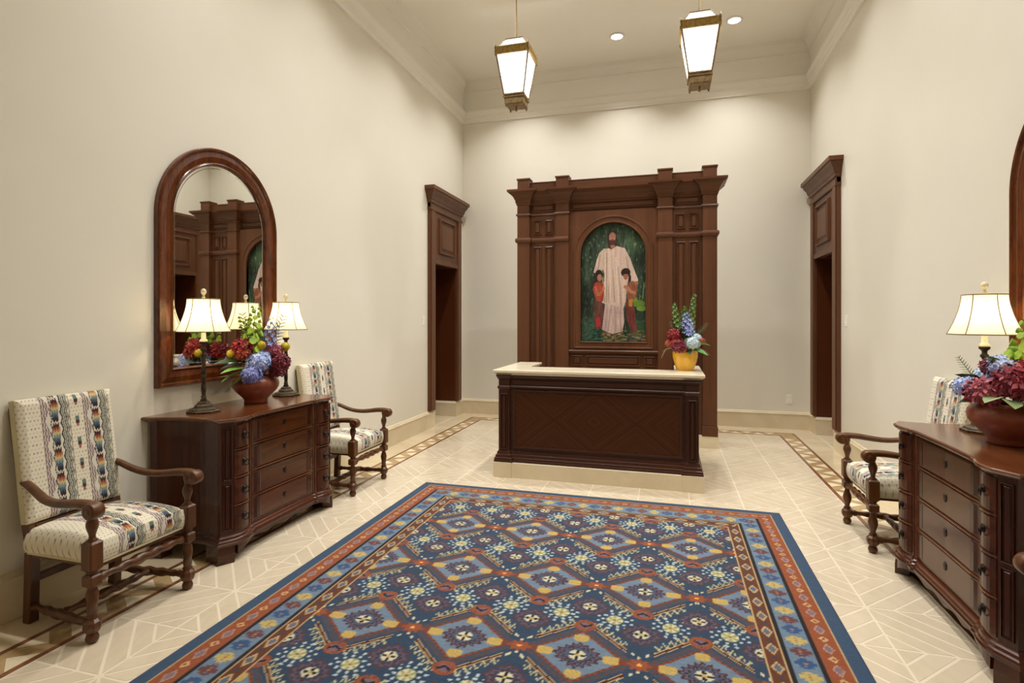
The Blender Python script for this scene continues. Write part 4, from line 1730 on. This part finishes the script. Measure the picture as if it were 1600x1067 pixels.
def rose_ball(b, c, R, seed):
    """dense bloom of overlapping cupped petals"""
    r_ = np.random.default_rng(seed)
    for ring, (nn, tilt, rad) in enumerate(((5, .25, .35), (7, .65, .62), (9, 1.05, .85), (10, 1.45, 1.0))):
        for k in range(nn):
            a = 2 * PI * k / nn + ring * .5 + r_.uniform(-.1, .1)
            s = R * (.45 + .15 * ring)
            v = []
            f = []
            for i in range(4):
                for j in range(4):
                    u_, w_ = i / 3, j / 3 - .5
                    wd = s * .95 * math.sin(PI * (.18 + .62 * u_))
                    v.append((w_ * 2 * wd * .7, s * u_, s * .22 * (1 - (2 * w_) ** 2) * u_))
            for i in range(3):
                for j in range(3):
                    f.append((i * 4 + j, i * 4 + j + 1, i * 4 + j + 5, i * 4 + j + 4))
            Mx = Matrix.Translation(c) @ Matrix.Rotation(a, 4, 'Z') @ Matrix.Translation((0, R * .25 * ring * .4, R * (.35 - .18 * ring))) @ Matrix.Rotation(PI / 2 - tilt, 4, 'X')
            b.add(v, f, True, Mx)
    return b


def leaf_mesh(b, p, d, L, W_, droop=.25, roll=0.):
    d = Vector(d).normalized()
    sd = d.cross(Vector((0, 0, 1)))
    sd = sd.normalized() if sd.length > .05 else Vector((1, 0, 0))
    up = sd.cross(d).normalized()
    sd2 = sd * math.cos(roll) + up * math.sin(roll)
    up2 = d.cross(sd2) * -1
    v, f = [], []
    n = 7
    for i in range(n + 1):
        t_ = i / n
        wd = W_ * math.sin(PI * t_ ** .8) ** .9 + .001
        c = Vector(p) + d * (L * t_) - Vector((0, 0, 1)) * (droop * L * t_ * t_)
        v += [c - sd2 * wd + up2 * wd * .25, c, c + sd2 * wd + up2 * wd * .25]
    for i in range(n):
        f += [(3 * i, 3 * i + 1, 3 * i + 4, 3 * i + 3), (3 * i + 1, 3 * i + 2, 3 * i + 5, 3 * i + 4)]
    b.add(v, f, True)
    return b


def spike(b, base, tip, n, R0, size, seed, bells=False):
    r_ = np.random.default_rng(seed)
    B, T = Vector(base), Vector(tip)
    ax_ = (T - B)
    for i in range(n):
        t_ = (i + .5) / n
        a = i * 2.4
        R = R0 * (1 - .75 * t_) + .006
        p = B + ax_ * t_ + Vector((R * math.cos(a), R * math.sin(a), 0))
        d = Vector((math.cos(a), math.sin(a), .35))
        Mx = Matrix.Translation(p) @ d.to_track_quat('Z', 'Y').to_matrix().to_4x4()
        s = size * (1.15 - .6 * t_) * r_.uniform(.85, 1.15)
        if bells:
            b.lathe([(s * .15, -s * .3), (s * .5, 0), (s * .62, s * .5), (s * .8, s * .85)], 7, Mx)
        else:
            v, f = [(0, 0, 0)], []
            for k in range(5):
                t0 = k * 2 * PI / 5
                v += [(s * .6 * math.cos(t0 - .5), s * .6 * math.sin(t0 - .5), s * .2), (s * math.cos(t0), s * math.sin(t0), s * .4), (s * .6 * math.cos(t0 + .5), s * .6 * math.sin(t0 + .5), s * .2)]
                f.append((0, 3 * k + 1, 3 * k + 2, 3 * k + 3))
            b.add(v, f, False, Mx)
    return b


F = {k: leafy('petal_' + k, c, c2) for k, c, c2 in (
    ('blue', (190, 204, 238), (152, 168, 222)), ('paleblue', (196, 214, 232), (164, 186, 216)), ('violet', (156, 164, 216), (116, 124, 194)),
    ('red', (168, 32, 40), (118, 16, 26)), ('wine', (142, 40, 60), (98, 22, 40)), ('pink', (182, 88, 104), (140, 56, 74)), ('rust', (170, 66, 40), (130, 42, 30)),
    ('yellow', (206, 186, 40), (176, 148, 24)), ('lime', (170, 194, 66), (126, 160, 46)), ('green', (108, 150, 76), (74, 116, 52)), ('white', (214, 226, 228), (176, 200, 208)), ('coral', (190, 92, 76), (160, 66, 58)))}
G = {k: leafy('leaf_' + k, c, c2, .5, 18.) for k, c, c2 in (('dark', (38, 74, 34), (24, 52, 26)), ('mid', (88, 134, 60), (60, 104, 46)), ('light', (132, 178, 84), (104, 152, 66)), ('sage', (150, 168, 124), (122, 142, 100)))}


def view_dir(x, y):
    d = Vector((.675 - x, -y, 0)).normalized()
    return d, Vector((-d.y, d.x, 0))          # towards the room's entrance, and its right hand


def bouquet(loc, label, items, rv):
    """items are placed in metres from the bowl's centre: (side, towards, up)"""
    t = thing('bouquet', label, 'flowers', loc)
    d, r = rv

    def at(s, f_, z):
        return Vector((r.x * s + d.x * f_, r.y * s + d.y * f_, z))
    for i, it in enumerate(items):
        k = it[0]
        b = MB()
        if k == 'hyd':
            _, c, s, f_, z, R = it
            p = at(s, f_, z)
            core_ball(b, p, R * .82)
            petal_ball(b, p, R, int(110 * (R / .08) ** 2) + 30, .018, 100 + i)
            b.build('hydrangea', F[c], t)
        elif k == 'rose':
            _, c, s, f_, z, R = it
            p = at(s, f_, z)
            core_ball(b, p - Vector((0, 0, R * .2)), R * .6)
            petal_ball(b, p, R, 90, R * .36, 300 + i, .85, .55)
            b.build('dahlia', F[c], t)
        elif k == 'ball':
            _, c, s, f_, z, R = it
            p = at(s, f_, z)
            core_ball(b, p, R)
            petal_ball(b, p, R, 60, .007, 200 + i, 1.0)
            b.build('button_flower', F[c], t)
        elif k in ('spike', 'bells'):
            _, c, s, f_, z, s2, f2, z2, n, R0, sz = it
            spike(b, at(s, f_, z), at(s2, f2, z2), n, R0, sz, 400 + i, k == 'bells')
            o = b.build('flower_spike', F[c], t)
            g = MB()
            g.tube([at(s * .4, f_ * .4, 0), at(s, f_, z), at(s2, f2, z2)], [.004, .003, .0015], 6)
            g.build('stem', G['mid'], o)
        elif k == 'leaf':
            _, c, s, f_, z, ds, df, dz, L, W_ = it
            dd = at(ds, df, dz)
            leaf_mesh(b, at(s, f_, z), dd, L, W_, .25, (i * 1.7) % 1 - .5)
            b.build('leaf', G[c], t)
        elif k == 'fern':
            _, c, s, f_, z, ds, df, dz, L = it
            dd = at(ds, df, dz).normalized()
            p = at(s, f_, z)
            b.tube([p, p + dd * L], [.003, .001], 5)
            side = dd.cross(d if abs(dd.dot(d)) < .9 else r).normalized()
            for q in range(9):
                f2 = .15 + .85 * q / 9
                for sg in (-1, 1):
                    leaf_mesh(b, p + dd * (L * f2), dd * .8 + side * sg, L * .24 * (1.15 - .6 * f2), L * .085, .1)
            b.build('foliage_sprig', G[c], t)
    # stems down into the pot
    b = MB()
    for i, it in enumerate(items):
        if it[0] in ('hyd', 'rose', 'ball'):
            b.tube([at(it[2] * .25, it[3] * .25, -.06), at(it[2] * .7, it[3] * .7, it[4] * .6), at(it[2], it[3], it[4] - it[5] * .3)], .003, 5)
    b.build('stems', G['dark'], t)
    return t


def bowl_obj(loc, label, name, prof, mat, group=None):
    b = MB()
    b.lathe(prof, 40)
    o = b.build(name, mat, None, 0, loc)
    tag(o, label, 'vase' if name == 'vase' else 'bowl', group)
    return o


bowl_prof = [(0, 0), (.078, 0), (.084, .006), (.082, .022), (.088, .034), (.112, .060), (.142, .090), (.161, .120), (.166, .145), (.160, .170), (.144, .190), (.122, .201), (.124, .207), (.114, .207), (.110, .198), (.130, .18), (.145, .14), (.10, .06), (0, .05)]
lb_ = (-2.345, 3.50)
bowl_obj((lb_[0], lb_[1], ZC), 'round terracotta bowl of flowers between the lamps on the left chest', 'flower_bowl', bowl_prof, M_terra, 'terracotta bowls on the chests')
rb_ = (2.335, 3.38)
bowl_obj((rb_[0], rb_[1], ZC), 'round terracotta bowl of flowers on the right chest, cut by the frame edge', 'flower_bowl', bowl_prof, M_terra, 'terracotta bowls on the chests')
left_items = [
    ('hyd', 'blue', .02, .09, .12, .088), ('hyd', 'violet', -.03, .13, .03, .080), ('hyd', 'paleblue', .06, .05, .15, .06),
    ('rose', 'red', -.09, .06, .235, .068), ('rose', 'rust', -.085, .09, .185, .055), ('rose', 'wine', .165, .06, .115, .070), ('rose', 'pink', .13, .04, .20, .055), ('rose', 'wine', .15, .09, .05, .055),
    ('ball', 'yellow', -.165, .05, .185, .034), ('ball', 'yellow', .035, .07, .245, .036), ('ball', 'yellow', .205, .03, .23, .036), ('ball', 'yellow', -.07, -.10, .15, .034),
    ('bells', 'lime', -.03, .02, .22, .0, .0, .54, 26, .045, .032), ('bells', 'lime', -.02, -.06, .2, -.10, -.06, .46, 18, .035, .028), ('bells', 'lime', -.045, .05, .2, -.03, .06, .36, 12, .04, .034),
    ('spike', 'violet', .08, .04, .22, .105, .03, .46, 34, .036, .022), ('spike', 'blue', .11, .0, .25, .155, .0, .42, 24, .03, .018),
    ('leaf', 'dark', -.06, .06, .12, -1, .3, .25, .24, .036), ('leaf', 'dark', -.06, .02, .1, -1, .5, .15, .20, .045), ('leaf', 'light', -.06, .1, .06, -1, .5, -.15, .19, .055), ('leaf', 'light', -.05, .12, .03, -1, .5, -.45, .18, .045), ('leaf', 'light', -.06, .09, .08, -1, .45, .1, .19, .036),
    ('leaf', 'mid', .06, .02, .1, .9, .2, .3, .16, .03), ('leaf', 'dark', .02, .02, .2, .2, -.3, 1, .2, .03), ('leaf', 'dark', .07, .08, .08, .6, .6, .1, .12, .03), ('leaf', 'dark', -.02, .04, .2, -.5, .4, .6, .16, .03),
    ('fern', 'sage', .10, .0, .2, .35, 0, 1, .30), ('fern', 'mid', -.05, .0, .2, -.15, 0, 1, .30),
    ('rose', 'red', -.10, -.09, .20, .07), ('hyd', 'blue', .06, -.09, .13, .07), ('leaf', 'dark', -.06, -.06, .1, -.6, -.5, .8, .14, .045), ('leaf', 'mid', -.03, -.08, .14, -.2, -.5, .9, .13, .04), ('leaf', 'dark', .1, -.06, .1, .9, -.3, .5, .14, .045),
]
bouquet((lb_[0], lb_[1], ZC + .19), 'mixed bouquet of blue hydrangeas, red blooms and lime bells in the left terracotta bowl', left_items, view_dir(*lb_))
right_items = [
    ('rose', 'wine', .04, .10, .13, .095), ('rose', 'pink', -.09, .10, .075, .075), ('rose', 'wine', .125, .07, .13, .085), ('hyd', 'blue', -.155, .05, .09, .062), ('hyd', 'blue', -.02, .04, .20, .07), ('hyd', 'paleblue', .05, .02, .21, .06),
    ('rose', 'wine', -.055, .02, .20, .05), ('rose', 'red', .1, .1, .2, .06), ('hyd', 'blue', .12, .02, .1, .06),
    ('ball', 'yellow', .07, .06, .235, .032), ('ball', 'yellow', .16, .03, .27, .034),
    ('bells', 'lime', .05, .02, .2, .10, .0, .5, 24, .045, .032), ('bells', 'lime', .08, .04, .2, .10, .05, .38, 14, .04, .032),
    ('spike', 'violet', .10, .02, .2, .13, .02, .48, 30, .034, .02),
    ('leaf', 'sage', .0, .15, .05, .25, .8, -.1, .09, .045), ('leaf', 'sage', -.03, .15, .06, -.5, .8, .0, .10, .04), ('leaf', 'mid', .09, .12, .03, .4, .8, .1, .12, .04), ('leaf', 'dark', -.08, .06, .03, -.9, .4, .1, .12, .03), ('leaf', 'dark', .05, .1, .03, .3, .9, 0, .12, .03),
    ('leaf', 'light', -.02, .06, .2, -.4, .2, .5, .12, .03), ('leaf', 'dark', -.1, -.03, .1, -.8, .2, .6, .14, .04), ('leaf', 'mid', .03, -.04, .1, .2, -.2, .9, .12, .04),
    ('fern', 'sage', -.12, .02, .12, -.6, 0, 1, .15),
    ('rose', 'red', .04, -.09, .15, .07), ('hyd', 'paleblue', -.08, -.08, .13, .065),
]
bouquet((rb_[0], rb_[1], ZC + .19), 'mixed bouquet of wine red and blue blooms in the right terracotta bowl', right_items, view_dir(*rb_))
vs_ = (.835, 5.66)
bowl_obj((vs_[0], vs_[1], 1.0505), 'amber yellow pot of flowers on the right end of the desk', 'vase', [(0, 0), (.078, 0), (.083, .008), (.094, .04), (.110, .09), (.119, .135), (.120, .165), (.114, .19), (.110, .203), (.104, .203), (.108, .16), (.09, .05), (0, .03)], M_amber)
desk_items = [
    ('rose', 'wine', -.045, .10, .045, .068), ('rose', 'red', -.10, .05, .16, .062), ('rose', 'red', -.12, .04, .12, .045), ('hyd', 'white', .065, .10, .08, .072), ('hyd', 'white', .105, .05, .13, .045),
    ('rose', 'coral', -.145, .06, .075, .04), ('rose', 'coral', -.09, .09, .09, .035), ('rose', 'coral', .15, .05, .10, .035),
    ('spike', 'violet', .02, .04, .16, .01, .03, .38, 46, .055, .026), ('spike', 'blue', .045, .04, .16, .045, .03, .32, 26, .04, .022),
    ('spike', 'green', -.05, .0, .14, -.105, .0, .47, 46, .032, .026), ('spike', 'green', .04, .0, .15, .085, .0, .555, 54, .032, .026), ('spike', 'green', -.005, -.01, .3, -.01, .0, .44, 20, .025, .022), ('fern', 'light', .0, .0, .2, -.02, 0, 1, .24), ('fern', 'sage', .08, .02, .12, .7, 0, .9, .20), ('fern', 'sage', -.08, .02, .14, -.4, 0, 1, .16),
    ('leaf', 'mid', .07, .1, .02, .8, .5, -.05, .16, .03), ('leaf', 'light', .1, .07, .07, .9, .1, .15, .14, .03), ('leaf', 'mid', .09, .06, .05, .9, .2, -.3, .15, .025), ('leaf', 'sage', -.12, .05, .03, -.9, .2, -.1, .10, .02), ('leaf', 'sage', -.17, .05, .03, -.6, .1, -.9, .10, .014),
    ('leaf', 'dark', -.02, .06, .12, -.1, .3, 1, .16, .035), ('leaf', 'dark', .02, .02, .1, .3, -.2, 1, .2, .04), ('leaf', 'dark', .03, .1, .02, .2, .9, -.2, .09, .03), ('leaf', 'dark', -.05, -.05, .05, -.6, -.6, .3, .16, .04), ('leaf', 'mid', .06, -.06, .05, .6, -.7, .3, .16, .04),
]
bouquet((vs_[0], vs_[1], 1.0505 + .185), 'tall bouquet with blue spike, white hydrangea and red blooms in the amber pot', desk_items, view_dir(*vs_))


# ------------------------------------------------------------------ switch plates and outlet
def plate(loc, rz, label, name, cat, outlet=False):
    t = thing(name, label, cat, loc, rz)
    MB().box(-.040, .040, -.007, 0, -.064, .064).build('plate', M_white, t, .002)
    b = MB()
    if outlet:
        b.box(-.016, .016, -.009, -.005, .008, .040)
        b.box(-.016, .016, -.009, -.005, -.040, -.008)
        b.build('receptacle', M_white, t, .002)
    else:
        b.box(-.016, .016, -.010, -.005, -.032, .032)
        b.build('rocker', M_white, t, .002)
    return t


plate((-XW, 7.02, 1.53), PI / 2, 'white light switch on the left wall beside the left doorway', 'wall_switch', 'switch')
plate((XW, 6.97, 1.53), -PI / 2, 'white light switch on the right wall beside the right doorway', 'wall_switch', 'switch')
plate((2.32, YB, .42), 0, 'white outlet low on the back wall near the right doorway', 'wall_outlet', 'outlet', True)
